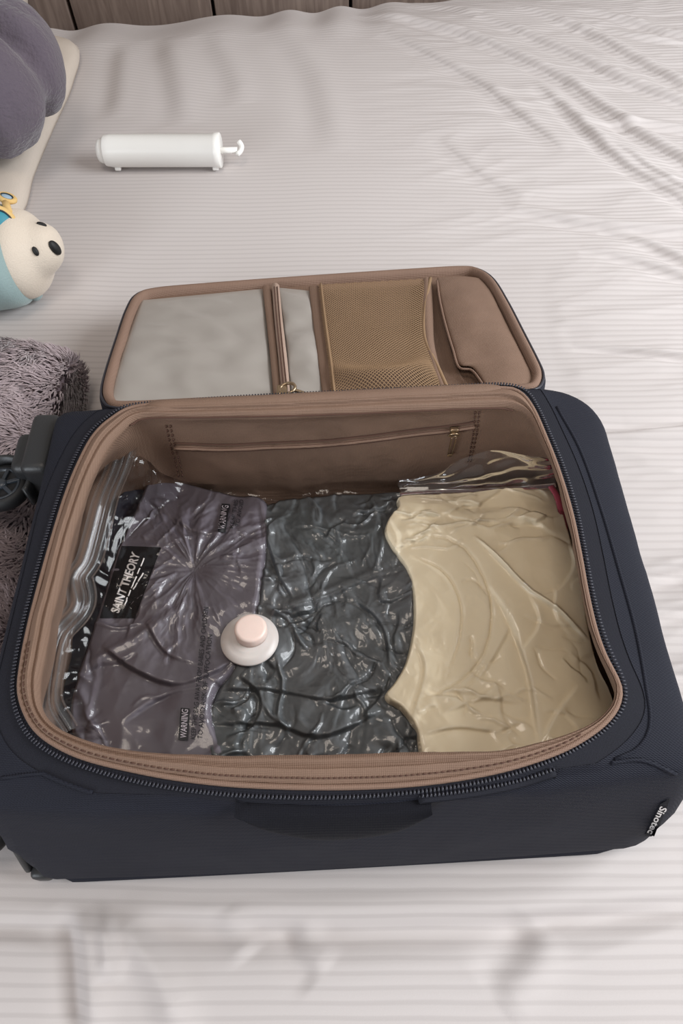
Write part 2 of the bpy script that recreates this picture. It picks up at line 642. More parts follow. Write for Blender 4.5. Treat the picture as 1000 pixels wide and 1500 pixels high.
def headboard():
    r = empty('headboard', (0, 1.935, -0.54))
    tag(r, 'grey-brown wooden headboard with upright panels behind the far edge of the bed', 'headboard')
    x0 = P(108, 14, 0.0)[0] * 1.035
    step = (P(313, 14, 0.0)[0] - P(108, 14, 0.0)[0]) * 1.02
    for k in range(-3, 5):
        v, f = rbox((x0 + (k + .5) * step, 1.93, -0.06), (step - 0.008, 0.03, 0.95), 0.003)
        v[:, 1] += FAR_SKEW * (v[:, 0] + .57)
        mesh_obj('panel', v, f, M['wood'], r)
    v, f = rbox((x0 + step, 1.962, -0.06), (step * 8, 0.03, 0.93), 0.002)
    v[:, 1] += FAR_SKEW * (v[:, 0] + .57)
    mesh_obj('backing_board', v, f, M['print'], r)


# ------------------------------------------------------------------ bed sheet
SHEET_FOLDS = [
    # points, height, width, kind
    ([(700, 20), (745, 38), (790, 57), (844, 80), (886, 102), (928, 119), (970, 135), (1015, 150)], .0062, 0.0188, 'fold'),
    ([(600, -6), (650, 2), (700, 20)], .003, 0.0203, 'fold'),
    ([(760, 6), (790, 16), (832, 33), (874, 51), (910, 72), (949, 93), (985, 114), (1015, 128)], .0060, 0.0188, 'fold'),
    ([(850, 8), (880, 16), (928, 30), (970, 44), (1015, 54)], .0052, 0.0159, 'fold'),
    ([(880, 38), (940, 52), (1015, 60)], .004, 0.0145, 'fold'),
    ([(520, 12), (600, 28), (650, 42), (700, 57), (775, 90), (820, 111), (862, 138), (886, 159), (916, 180), (946, 201), (976, 219), (1015, 243)], .0066, 0.0203, 'fold'),
    ([(560, 45), (640, 85), (700, 118), (745, 153), (775, 177), (799, 195), (825, 220)], .0046, 0.0232, 'fold'),
    ([(780, 118), (829, 159), (856, 186), (880, 210), (920, 240), (960, 265), (1015, 300)], .0060, 0.0174, 'fold'),
    ([(847, 174), (892, 177), (949, 179), (1015, 188)], .0042, 0.0145, 'fold'),
    ([(877, 198), (916, 220), (950, 245), (1015, 288)], .0042, 0.0130, 'fold'),
    ([(735, 298), (800, 314), (860, 325), (930, 333), (1015, 339)], .0050, 0.0159, 'fold'),
    ([(880, 330), (940, 350), (1015, 384)], .0042, 0.0130, 'fold'),
    ([(850, 363), (920, 376), (1015, 405)], .0042, 0.0130, 'fold'),
    ([(640, 200), (700, 250), (770, 290)], .0024, 0.0232, 'fold'),
    ([(840, 505), (920, 512), (1010, 522)], .004, .008, 'fold'),
    ([(830, 628), (910, 628), (1010, 618)], -.006, .016, 'fold'),
    ([(920, 850), (960, 842), (1010, 830)], .006, .014, 'fold'),
    ([(950, 1000), (1010, 985)], .005, .012, 'fold'),
    ([(940, 905), (1010, 890)], .005, .012, 'fold'),
    ([(110, 1312), (170, 1336), (260, 1341), (450, 1348), (700, 1342), (850, 1326), (1010, 1298)], .010, .016, 'fold'),
    ([(300, 1318), (500, 1322), (700, 1310), (860, 1296)], .005, .012, 'fold'),
    ([(95, 1315), (112, 1370), (118, 1440), (122, 1520)], .009, .014, 'fold'),
    ([(140, 1312), (155, 1350), (162, 1400), (160, 1440)], .008, .008, 'ridge'),
    ([(165, 1320), (205, 1380), (240, 1440), (270, 1520)], .007, .014, 'ridge'),
    ([(330, 1330), (345, 1365), (365, 1400)], .004, .012, 'ridge'),
    ([(430, 1345), (440, 1390), (470, 1430)], .004, .014, 'fold'),
    ([(790, 1350), (770, 1400), (720, 1460)], .004, .018, 'fold'),
    ([(0, 1322), (60, 1330), (110, 1350)], .006, .012, 'fold'),
    ([(0, 1345), (50, 1350), (90, 1362)], .005, .010, 'fold'),
    ([(172, 60), (168, 110), (160, 170)], 0.0030, .03, 'fold'),
    ([(232, 50), (248, 110), (260, 180)], 0.0036, .035, 'fold'),
    ([(300, 48), (330, 100), (345, 150)], 0.0030, .035, 'fold'),
    ([(400, 40), (450, 100), (470, 170), (480, 220)], 0.0030, .04, 'fold'),
]


FAR_SKEW = 0.10


def sheet_base(X, Y):
    h = 0.004 * fbm(X, Y, 3.0, 2, 5)
    for k in range(9):
        pass
    # scalloped tuck along the far edge
    h = h - 0.02 * smoothstep(1.70, 1.86, Y - FAR_SKEW * (X + .57)) + 0.005 * np.sin(X * 38 + 2 * np.sin(X * 9)) * smoothstep(1.6, 1.8, Y - FAR_SKEW * (X + .57)) * (1 - smoothstep(0.1, 0.5, X))
    return h


def bed_sheet():
    nx, ny = 640, 900
    xs = np.linspace(-1.05, 1.15, nx)
    ys = np.linspace(-0.25, 1.84, ny)
    X, Y = np.meshgrid(xs, ys)
    Y = Y + FAR_SKEW * (X + .57) * smoothstep(.9, 1.84, Y)
    fold = np.zeros(X.shape)
    for pts, A, w, k in SHEET_FOLDS:
        if pts[-1][0] > 1000:               # creases run on past the picture
            (xa, ya), (xb, yb) = pts[-2], pts[-1]
            g = (yb - ya) / (xb - xa)
            pts = pts + [(xb + 110, yb + 90 * g), (xb + 260, yb + 170 * g)]
        if pts[0][0] <= 0:
            pts = [(pts[0][0] - 200, pts[0][1] + 8)] + pts
        if pts[0][1] > 1300:
            A, w = A * .95, w * 1.1
        fold += fold_height(X, Y, pts, 0.0, A, w, k, 10)
        if k == 'fold' and pts[-1][0] > 700 and pts[0][1] < 1200:
            fold += fold_height(X, Y, pts, 0.0, abs(A) * .42, .0045, 'crease', 16)
    flat = smoothstep(-.40, -.34, X) * (1 - smoothstep(.312, .35, X)) * smoothstep(.03, .075, Y) * (1 - smoothstep(.90, .96, Y))
    wr = 0.0035 * (ridged(X * .45, Y * 1.5, 8, 2, 3, .8) - 1.0) * smoothstep(.05, .5, X + .1)
    z = sheet_base(X, Y) + (1.7 * fold + wr) * (1 - flat)
    z = np.where(flat > 0, z * (1 - flat) - 0.0015 * flat, z)
    # fabric coordinate across the stripes, pulled along by the folds
    fy = Y + 0.15 * fold + 0.006 * fbm(X, Y, 2.2, 2, 9) + 0.0012 * noise2(X * 14, Y * 30, 4) + 0.030 * X
    ph = np.sin(2 * np.pi * fy / 0.0111)
    amp = 0.00042 * (0.10 + 1.15 * smoothstep(-.15, .5, X + .25 * noise2(X * 3, Y * 3, 8)) + .4 * noise2(X * 9, Y * 9, 12))
    z = z + amp * np.sign(ph) * np.abs(ph) ** 0.7
    v = np.stack([X, Y, z - 0.004], -1).reshape(-1, 3)
    uv = np.stack([X, fy], -1).reshape(-1, 2)
    f = grid_faces(ny, nx)
    # hang over the far and near edges of the mattress
    def skirt(row, dy):
        nonlocal v, uv, f
        base = np.arange(nx) + row * nx
        prev = base
        for k, (oy, oz) in enumerate([(0.012, -0.012), (0.02, -0.05), (0.022, -0.30)]):
            q = v[base] + np.array([0, oy * dy, oz])
            q[:, 1] += 0.002 * np.sin(q[:, 0] * 60)
            st = len(v)
            v = np.vstack([v, q])
            uv = np.vstack([uv, uv[base] + [0, dy * (0.02 + .05 * k)]])
            cur = np.arange(nx) + st
            a = np.stack([prev[:-1], prev[1:], cur[1:], cur[:-1]], -1)
            f = np.vstack([f, a if dy > 0 else a[:, ::-1]])
            prev = cur
    skirt(ny - 1, 1)
    skirt(0, -1)
    o = mesh_obj('bed_sheet', v, f, M['sheet'], loc=(0, 0.8, 0), uv=uv)
    tag(o, 'white striped bed sheet with long diagonal creases spread under the suitcase', 'sheet')
    v, f = rbox((0.05, 0.795, -0.165), (2.16, 2.05, 0.25), 0.03)
    v[:, 1] += FAR_SKEW * (v[:, 0] + .57) * (v[:, 1] > 1)
    bed = empty('bed', (0.05, 0.795, -0.54))
    tag(bed, 'wide bed with a thick mattress under the white striped sheet', 'bed')
    mesh_obj('mattress', v, f, M['cream_pillow'], bed)
    v, f = rbox((0.05, 0.795, -0.415), (2.18, 2.06, 0.25), 0.01)
    v[:, 1] += FAR_SKEW * (v[:, 0] + .57) * (v[:, 1] > 1)
    mesh_obj('base', v, f, M['wood'], bed)


# ------------------------------------------------------------------ suitcase
CX, CY = -0.02, 0.30        # centre that every ring of the case is measured from
NTH = 288
TH = np.linspace(0, 2 * math.pi, NTH, endpoint=False)


def ring_of(poly):
    """radius of a closed outline (world x, y) along each direction of TH"""
    p = crom(poly, 900, True)[:, :2] - np.array([CX, CY])
    a = np.unwrap(np.arctan2(p[:, 1], p[:, 0]))
    if a[-1] < a[0]:
        a, p = a[::-1], p[::-1]
    r = np.hypot(p[:, 0], p[:, 1])
    o = np.argsort(np.mod(a, 2 * math.pi))
    aa, rr = np.mod(a, 2 * math.pi)[o], r[o]
    aa = np.concatenate([aa - 2 * math.pi, aa, aa + 2 * math.pi])
    rr = np.concatenate([rr, rr, rr])
    return np.interp(TH, aa, rr)


def rrect(x0, x1, y0, y1, r, bow=0.0, skew=0.022, n=10):
    """rounded rectangle outline; r = radii (front-left, front-right, back-right, back-left)"""
    out = []
    cs = [(x0, y0, r[0], 180), (x1, y0, r[1], 270), (x1, y1, r[2], 0), (x0, y1, r[3], 90)]
    for k, (x, y, rr, a0) in enumerate(cs):
        cx = x + rr if x == x0 else x - rr
        cy = y + rr if y == y0 else y - rr
        for t in np.linspace(0, 90, n):
            a = math.radians(a0 + t)
            out.append((cx + rr * math.cos(a), cy + rr * math.sin(a)))
        nx = cs[(k + 1) % 4]
        last = out[-1]
        first_next = {0: (nx[0] - nx[2], y0), 1: (x1, nx[1] - nx[2]), 2: (nx[0] + nx[2], y1), 3: (x0, nx[1] + nx[2])}[k]
        for t in (.2, .4, .6, .8):
            q = (last[0] + (first_next[0] - last[0]) * t, last[1] + (first_next[1] - last[1]) * t)
            if k == 0:
                q = (q[0], q[1] - bow * math.sin(math.pi * t))
            out.append(q)
    out = np.array(out)
    out[:, 1] += skew * out[:, 0]
    return out


def ring3(r, z):
    return np.stack([CX + r * np.cos(TH), CY + r * np.sin(TH), np.broadcast_to(z, TH.shape)], -1)


def loft(rings, sub=1):
    """smooth surface through rings"""
    R = np.array(rings)
    if sub > 1:
        k = len(R)
        idx = []
        q = np.concatenate([2 * R[:1] - R[1:2], R, 2 * R[-1:] - R[-2:-1]])
        for i in range(k - 1):
            for t in np.linspace(0, 1, sub, endpoint=False):
                a, b, c, d = q[i], q[i + 1], q[i + 2], q[i + 3]
                # clamped tangents keep the profile from overshooting
                m1, m2 = 0.35 * (c - a), 0.35 * (d - b)
                h1, h2, h3, h4 = 2 * t ** 3 - 3 * t ** 2 + 1, t ** 3 - 2 * t ** 2 + t, -2 * t ** 3 + 3 * t ** 2, t ** 3 - t ** 2
                idx.append(h1 * b + h2 * m1 + h3 * c + h4 * m2)
        idx.append(R[-1])
        R = np.array(idx)
    return R


RIM_PX = [(200, 598), (165, 616), (140, 640), (120, 676), (100, 725), (80, 790), (60, 862), (45, 922), (35, 975), (32, 1012), (42, 1046),
          (60, 1072), (90, 1093), (130, 1110), (190, 1125), (260, 1138), (340, 1147), (430, 1151), (520, 1151), (600, 1147), (680, 1137), (750, 1122), (820, 1098),
          (868, 1070), (894, 1045), (904, 1022), (902, 1000), (882, 960), (868, 920), (856, 868), (846, 812), (833, 750), (815, 690), (795, 638), (778, 600), (760, 578), (735, 571),
          (660, 574), (560, 579), (460, 584), (360, 589), (270, 594)]
INNER_PX = [(205, 612), (178, 632), (155, 660), (132, 705), (112, 765), (92, 835), (76, 905), (64, 965), (58, 1005), (62, 1040), (85, 1066),
            (125, 1084), (185, 1098), (260, 1104), (340, 1106), (430, 1105), (520, 1103), (600, 1101), (680, 1100), (750, 1096), (820, 1079),
            (866, 1060), (891, 1038), (901, 1018), (899, 998), (879, 956), (865, 916), (853, 865), (843, 810), (830, 750), (812, 690), (792, 640), (774, 608), (752, 598), (730, 596),
            (660, 599), (560, 604), (460, 609), (360, 612), (270, 613)]
ZIP_IN_PX = [(190, 597), (155, 616), (130, 640), (110, 676), (90, 725), (70, 790), (50, 862), (35, 922), (25, 975), (22, 1015), (32, 1055),
             (52, 1084), (85, 1106), (130, 1124), (190, 1141), (260, 1154), (340, 1163), (430, 1167), (520, 1166), (600, 1160), (680, 1149), (750, 1133), (820, 1107),
             (872, 1077), (900, 1050), (912, 1024), (908, 995), (890, 955), (876, 915), (864, 865), (854, 810), (842, 750), (824, 690), (803, 638), (786, 600), (768, 575), (735, 566),
             (660, 569), (560, 574), (460, 579), (360, 584), (270, 590)]


def suitcase():
    S = {}
    root = empty('suitcase', (CX, CY, 0.0))
    S['root'] = root
    tag(root, 'open navy soft-sided suitcase with brown lining lying on the bed', 'suitcase')
    zr = 0.2
    r_rim = ring_of(PP(RIM_PX, zr)[:, :2])
    r_inner = ring_of(PP(INNER_PX, zr)[:, :2])
    r_zip = ring_of(PP(ZIP_IN_PX, zr - .002)[:, :2])
    r_sh = ring_of(rrect(-.291, .262, .124, .503, (.012, .016, .05, .014), bow=.018))
    r_sl = ring_of(rrect(-.294, .274, .113, .505, (.010, .020, .06, .014), bow=.014))
    r_mid = ring_of(rrect(-.294, .291, .096, .506, (.010, .030, .06, .03), bow=.010))
    r_low = ring_of(rrect(-.289, .302, .083, .506, (.012, .050, .06, .03), bow=.004))
    r_base = ring_of(rrect(-.273, .280, .085, .500, (.02, .06, .06, .03), bow=0.0))
    r_in = ring_of(rrect(-.27, .20, .16, .45, (.03, .05, .06, .03)))
    r_zo = np.maximum(r_zip + .004, np.minimum(r_sh - .006, r_zip + .018))
    r_sh = np.maximum(r_sh, r_zo + .004)
    r_sl = np.maximum(r_sl, r_sh + .001)
    wob = 0.0016 * fbm(TH * 3, np.zeros(NTH), 1.0, 2, 3)
    rings = [ring3(r_in, .003), ring3(r_base, .0), ring3(r_low - .003, .010), ring3(r_low, .028), ring3(r_mid + wob, .10), ring3(r_sl + wob, .178),
             ring3(r_sh, .1905), ring3(r_zo, .197)]
    R = loft(rings, 5)
    # soft sag and wrinkles on the walls
    hz = R[..., 2]
    amp = smoothstep(.01, .06, hz) * (1 - smoothstep(.175, .192, hz))
    n = 0.0022 * fbm(TH[None, :] * 4 + 0 * hz, hz * 12, 1.0, 3, 11) * amp
    R[..., 0] += n * np.cos(TH)
    R[..., 1] += n * np.sin(TH)
    k = len(R)
    v = R.reshape(-1, 3)
    f = [tuple(q) for q in grid_faces(k, NTH, True)] + [tuple(range(NTH))[::-1]]
    S['shell'] = mesh_obj('shell', v, f, M['navy'], root)
    S['shell_bvh'] = BVHTree.FromPolygons([tuple(a) for a in v], f[:-1])
    # zipper tape between the shell and the lining
    T = loft([ring3(r_zo + .001, .1962), ring3(r_zip + .003, .1985), ring3(r_zip - .003, .2005), ring3(r_rim + .0005, .2)], 3)
    S['tape'] = mesh_obj('zipper_tape', T.reshape(-1, 3), [tuple(q) for q in grid_faces(len(T), NTH, True)], M['navy_tape'], root)
    # lining: rolled flange, walls, floor
    fl = np.maximum(r_rim - r_inner, .003)
    sagz = 0.004 * smoothstep(0, .02, fl)
    r_wall = ring_of(rrect(-.283, .256,   .125, .482, (.03, .04, .05, .03), bow=.01))
    r_wall = np.maximum(r_wall, r_inner + .004)
    r_wall2 = ring_of(rrect(-.280, .268, .11, .486, (.03, .04, .05, .03)))
    r_floor = ring_of(rrect(-.260, .250, .125, .468, (.03, .04, .05, .03)))
    r_c = ring_of(rrect(-.15, .12, .22, .40, (.03, .04, .05, .03)))
    # the back wall hangs straight from its lip
    back = smoothstep(.35, .8, np.sin(TH))
    r_w1 = r_inner * (1 - .0) + (.004 + .0 * back)
    rings = [ring3(r_rim + .0015, .1985), ring3(r_rim - .1 * fl, .2025 + .3 * sagz), ring3(r_rim - .45 * fl, .2035 + sagz), ring3(r_rim - .55 * fl, .2015 + .5 * sagz), ring3(r_rim - .8 * fl, .2025 + .6 * sagz), ring3(r_inner, .198),
             ring3(r_w1, .186), ring3(.5 * r_wall + .5 * r_w1, .150), ring3(r_wall, .10), ring3(r_wall2, .05), ring3(r_floor, .022), ring3(r_c, .020)]
    L = loft(rings, 7)
    hz = L[..., 2]
    wr = 0.0030 * fbm(TH[None, :] * 5 + 0 * hz, hz * 16 + TH[None, :] * 1.2, 1.0, 3, 21) * smoothstep(.03, .06, hz) * (1 - .65 * smoothstep(.185, .2, hz))
    L[..., 0] -= wr * np.cos(TH)
    L[..., 1] -= wr * np.sin(TH)
    k = len(L)
    v = L.reshape(-1, 3)
    f = [tuple(q)[::-1] for q in grid_faces(k, NTH, True)] + [tuple((k - 1) * NTH + j for j in range(NTH))]
    S['lining'] = mesh_obj('lining', v, f, M['brown'], root)
    S['lining_bvh'] = BVHTree.FromPolygons([tuple(a) for a in v], f[:-1])
    # piping along the outer edge of the lining, stitch line beside it
    pp = ring3(r_rim + .0012, .2015)
    S['piping'] = MB().add(*tube(pp, .0022, 8, True)).build('piping', M['brown_pipe'], root)
    st = MB()
    a = ring3(r_rim - .16 * fl - .001, .2045)
    seg = np.where(fl > .008)[0]
    for i in range(0, NTH, 1):
        if fl[i] > .008 and math.sin(TH[i]) < -.25:
            j = (i + 1) % NTH
            p0, p1 = a[i], a[i] * .35 + a[j] * .65
            h = S['lining_bvh'].find_nearest(Vector(p0))[0]
            h2 = S['lining_bvh'].find_nearest(Vector(p1))[0]
            st.add(*tube([np.array(h) + [0, 0, .0006], np.array(h2) + [0, 0, .0006]], .0006, 5))
    st.build('stitching', M['brown_dark'], root)['kind'] = 'stuff'
    # zipper teeth
    def teeth(name, path, spacing, w, l, h):
        L_ = np.concatenate([[0], np.cumsum(np.linalg.norm(np.diff(path, axis=0), axis=1))])
        s = np.arange(0, L_[-1], spacing)
        p = np.stack([np.interp(s, L_, path[:, q]) for q in range(3)], 1)
        tng = np.gradient(p, axis=0)
        tng /= np.linalg.norm(tng, axis=1)[:, None]
        sd = np.cross(tng, [0, 0, 1.0])
        up = np.cross(sd, tng)
        corners = np.array([(sx, sy, sz) for sz in (0, 1) for sx, sy in ((-1, -1), (1, -1), (1, 1), (-1, 1))], float)
        V = (p[:, None] + corners[None, :, 0:1] * tng[:, None] * l / 2 + corners[None, :, 1:2] * sd[:, None] * w / 2 + corners[None, :, 2:3] * up[:, None] * h)
        fq = np.array([(3, 2, 1, 0), (4, 5, 6, 7), (0, 1, 5, 4), (1, 2, 6, 5), (2, 3, 7, 6), (3, 0, 4, 7)])
        F = (np.arange(len(p))[:, None, None] * 8 + fq[None]).reshape(-1, 4)
        o = mesh_obj(name, V.reshape(-1, 3), F, M['teeth'], root, smooth=False)
        o['kind'] = 'stuff'
        return o
    zp = ring3(r_zip + .001, .2)
    sel = np.concatenate([np.arange(NTH), [0]])
    teeth('zipper_teeth', zp[sel], .0030, .0034, .0015, .0014)
    # second (expander) zipper: from the front middle round the right side to the back corner
    px2 = [(470, 1172), (560, 1170), (640, 1164), (720, 1152), (790, 1134), (850, 1112), (900, 1082), (926, 1046), (930, 1015), (918, 975), (906, 930), (893, 885), (878, 820), (866, 762), (848, 704), (826, 650), (805, 610), (790, 588)]
    pth = crom(PP(px2, .198), 160)
    out = []
    for p in pth:
        h = S['shell_bvh'].ray_cast(Vector(p) + Vector((0, 0, .05)), Vector((0, 0, -1)))
        z = h[0].z if h[0] else p[2]
        out.append((p[0], p[1], max(z, .17) + .0012))
    out = np.array(out)
    tp = MB()
    tp.add(*tube(out, .0052, 8, False, .22))
    tp.build('expander_zipper_tape', M['navy_tape'], root)
    out2 = out.copy()
    out2[:, 2] += .0012
    teeth('expander_zipper_teeth', out2, .0030, .0032, .0015, .0012)
    # soft welts on the right shoulder and on both front corners
    def on_shell(pts, lift=.001, n=40, zmin=.06):
        res = []
        for q in crom(np.array(pts, float), n):
            h = S['shell_bvh'].ray_cast(Vector((0, 0, CAMZ)), ray(q[0], q[1]).normalized())
            if h[0] is None or h[0].z < zmin:
                h = S['shell_bvh'].find_nearest(Vector(P(q[0], q[1], .195)))
            if h[0]:
                res.append(np.array(h[0] + h[1] * lift * (1 if h[1].dot(ray(q[0], q[1])) < 0 else -1)))
        return np.array(res)
    S['on_shell'] = on_shell
    w = MB()
    for pts in ([(815, 596), (850, 660), (880, 745), (905, 830), (930, 920), (945, 1000), (952, 1060), (935, 1095), (900, 1112)],
                [(2, 1140), (50, 1134), (105, 1131), (145, 1137)], [(895, 1117), (940, 1114), (990, 1134)]):
        p = on_shell(pts, .0)
        if len(p) > 3:
            MB().add(*tube(p, .0016, 7)).build('seam_welt', M['navy'], root)
    # padded carry handle on the front wall
    top = on_shell([(346, 1177), (400, 1181), (480, 1184), (560, 1181), (630, 1173)], .004, 40)
    bot = on_shell([(346, 1177), (385, 1203), (440, 1218), (485, 1221), (540, 1217), (595, 1202), (630, 1173)], .004, 40)
    rows = []
    for t in np.linspace(0, 1, 9):
        c = top * (1 - t) + bot * t
        b = math.sin(math.pi * t) * .007 + .001
        rows.append(c + np.array([0, -b * .9, b * .3]))
    V = np.array(rows).reshape(-1, 3)
    b_ = V + np.array([0, .012, 0])
    F = [tuple(q) for q in grid_faces(9, 40)]
    n0 = len(V)
    F += [tuple(i + n0 for i in q)[::-1] for q in grid_faces(9, 40)]
    F += [(j, j + n0, j + 1 + n0, j + 1) for j in range(39)] + [(320 + j + 1, 320 + j + 1 + n0, 320 + j + n0, 320 + j) for j in range(39)]
    hd = mesh_obj('carry_handle', np.vstack([V, b_]), F, M['black_cloth'], root)
    hd['label'] = 'black padded carry handle'
    # corner guard on the front left edge
    gpts = [(2, 1197), (20, 1228), (36, 1256), (46, 1272)]
    gp = np.array([plane_hit(a, b, (-.2985, 0, 0), (1, 0, 0)) for a, b in gpts])
    gp = crom(gp, 16)
    g = MB().add(*tube(gp + [-.002, 0, 0], .0042, 10))
    ge = MB()
    gu = root
    g.build('edge_guard', M['plastic'], gu)
    e1 = plane_hit(-4, 1188, (-.2985, 0, 0), (1, 0, 0))
    e2 = plane_hit(52, 1284, (-.2985, 0, 0), (1, 0, 0))
    for e, s in ((e1, (.016, .016, .024)), (e2 + np.array([.009, .004, 0.006]), (.018, .016, .022))):
        mesh_obj('corner_guard', *rbox(e, s, .005), M['plastic'], root)

    # casters on the left end
    def caster(cx, cy, cz, housing_y):
        h = MB()
        h.add(*rbox((-.3095, housing_y, cz - .006), (.030, .075, .085), .008, seg=4))
        h.add(*rbox((-.328, housing_y - .004, cz), (.026, .050, .052), .009, seg=4))
        hs = h.build('wheel_housing', M['plastic'], root)
        hs['label'] = 'black plastic wheel housing'
        w_ = empty_child('spinner_wheel', root, (cx, cy, cz))
        tyre = [(.012, -.0085), (.0215, -.0085), (.0258, -.006), (.027, 0), (.0258, .006), (.0215, .0085), (.0195, .0085), (.0190, .006), (.012, .006)]
        MB().add(*lathe(tyre, 40, (cx, cy, cz))).build('tyre', M['tyre'], w_)
        hb = MB()
        hb.add(*lathe([(.0001, -.009), (.006, -.009), (.0065, .0085), (.005, .0105), (.0001, .0105)], 24, (cx, cy, cz)))
        for q in range(6):
            a = q * math.pi / 3 + .3
            hb.add(*rbox((cx + .0125 * math.cos(a), cy + .0125 * math.sin(a), cz + .007), (.014, .0042, .004), .001, Matrix.Rotation(a, 3, 'Z')))
        hb.add(*lathe([(.0175, .0055), (.0175, .0088), (.020, .0088), (.020, .0055)], 40, (cx, cy, cz)))
        hb.build('hub', M['hub'], w_)
        fk = MB()
        # fender round the far side with two cheeks to the axle
        rows = []
        for a in np.linspace(math.radians(-25), math.radians(165), 24):
            rows.append([(cx + r * math.cos(a), cy + r * math.sin(a), cz + z) for r, z in ((.0292, -.015), (.0335, -.013), (.0345, .012), (.0325, .015), (.0292, .0145))])
        A = np.array(rows)
        fk.add(A.reshape(-1, 3), [tuple(q) for q in grid_faces(24, 5, True)] + [tuple(range(5))[::-1], tuple(23 * 5 + j for j in range(5))])
        fk.add(*rbox((cx + .004, cy + .018, cz - .0135), (.02, .045, .003), .001))
        fk.add(*rbox(((cx + .03 - .318) / 2, housing_y, cz), (abs(cx + .03 + .318) + .01, .022, .026), .006))
        fk.build('fork', M['plastic'], w_)

    def empty_child(name, parent, loc):
        o = bpy.data.objects.new(name, None)
        o.location = np.asarray(loc) - root_loc(parent)
        o.empty_display_size = .02
        return link(o, parent)
    S['empty_child'] = empty_child
    wc = P(12, 709, .152)
    caster(min(wc[0], -.353), wc[1], .145, .468)
    caster(-.338, .118, .052, .150)
    # lower wheel pair further back stands hidden behind the upper one
    return S


def decal_map(bvh, lift):
    def f(px, py):
        d = ray(px, py).normalized()
        h = bvh.ray_cast(Vector((0, 0, CAMZ)), d)
        if h[0] is None:
            return None
        n = h[1] if h[1].dot(d) < 0 else -h[1]
        return np.array(h[0] + n * lift)
    return f


def text_mesh(body, bold=0.0, res=3, spacing=1.0):
    """letters as flat triangles, normalised to cap height 1, baseline 0, length u"""
    c = bpy.data.curves.new('letters', 'FONT')
    c.body = body
    c.size = 1.0
    c.offset = bold
    c.resolution_u = res
    c.space_character = spacing
    o = bpy.data.objects.new('letters', c)
    COL.objects.link(o)
    dg = bpy.context.evaluated_depsgraph_get()
    me = bpy.data.meshes.new_from_object(o.evaluated_get(dg))
    v = np.array([list(x.co) for x in me.vertices])
    f = [tuple(p.vertices) for p in me.polygons]
    bpy.data.objects.remove(o)
    bpy.data.curves.remove(c)
    bpy.data.meshes.remove(me)
    v[:, 1] /= 0.70
    v[:, 0] -= v[:, 0].min()
    return v[:, :2], f, v[:, 0].max()


def put_text(name, body, p0, p1, up, mapper, mat, parent, bold=0.0, spacing=1.0):
    """letters laid on a surface: baseline from p0 to p1, up = cap height vector"""
    v, f, L = text_mesh(body, bold, 3, spacing)
    p0, p1, up = np.array(p0, float), np.array(p1, float), np.array(up, float)
    out = []
    for u, w in v:
        q = p0 + (p1 - p0) * (u / L) + up * w
        out.append(mapper(*q))
    good = [h for h in out if h is not None]
    if not good:
        return None
    gx = np.array(good)
    for i, h in enumerate(out):
        if h is None:                       # off the surface: carry on level with the letters beside it
            w = v[i]
            q = p0 + (p1 - p0) * (w[0] / L) + up * w[1]
            out[i] = P(q[0], q[1], np.median(gx[:, 2]))
    return mesh_obj(name, np.array(out), f, mat, parent, smooth=False)


def quad_patch(corners, mapper, nu, nv):
    """grid laid on a surface between four frame places (a, b, c, d round the patch)"""
    a, b, c, d = [np.array(q, float) for q in corners]
    v = []
    for i in range(nv):
        t = i / (nv - 1)
        for j in range(nu):
            s = j / (nu - 1)
            q = (a * (1 - s) + b * s) * (1 - t) + (d * (1 - s) + c * s) * t
            v.append((q, mapper(*q)))
    zm = np.median([h[2] for _, h in v if h is not None])
    return np.array([h if h is not None else P(q[0], q[1], zm) for q, h in v]), grid_faces(nv, nu)


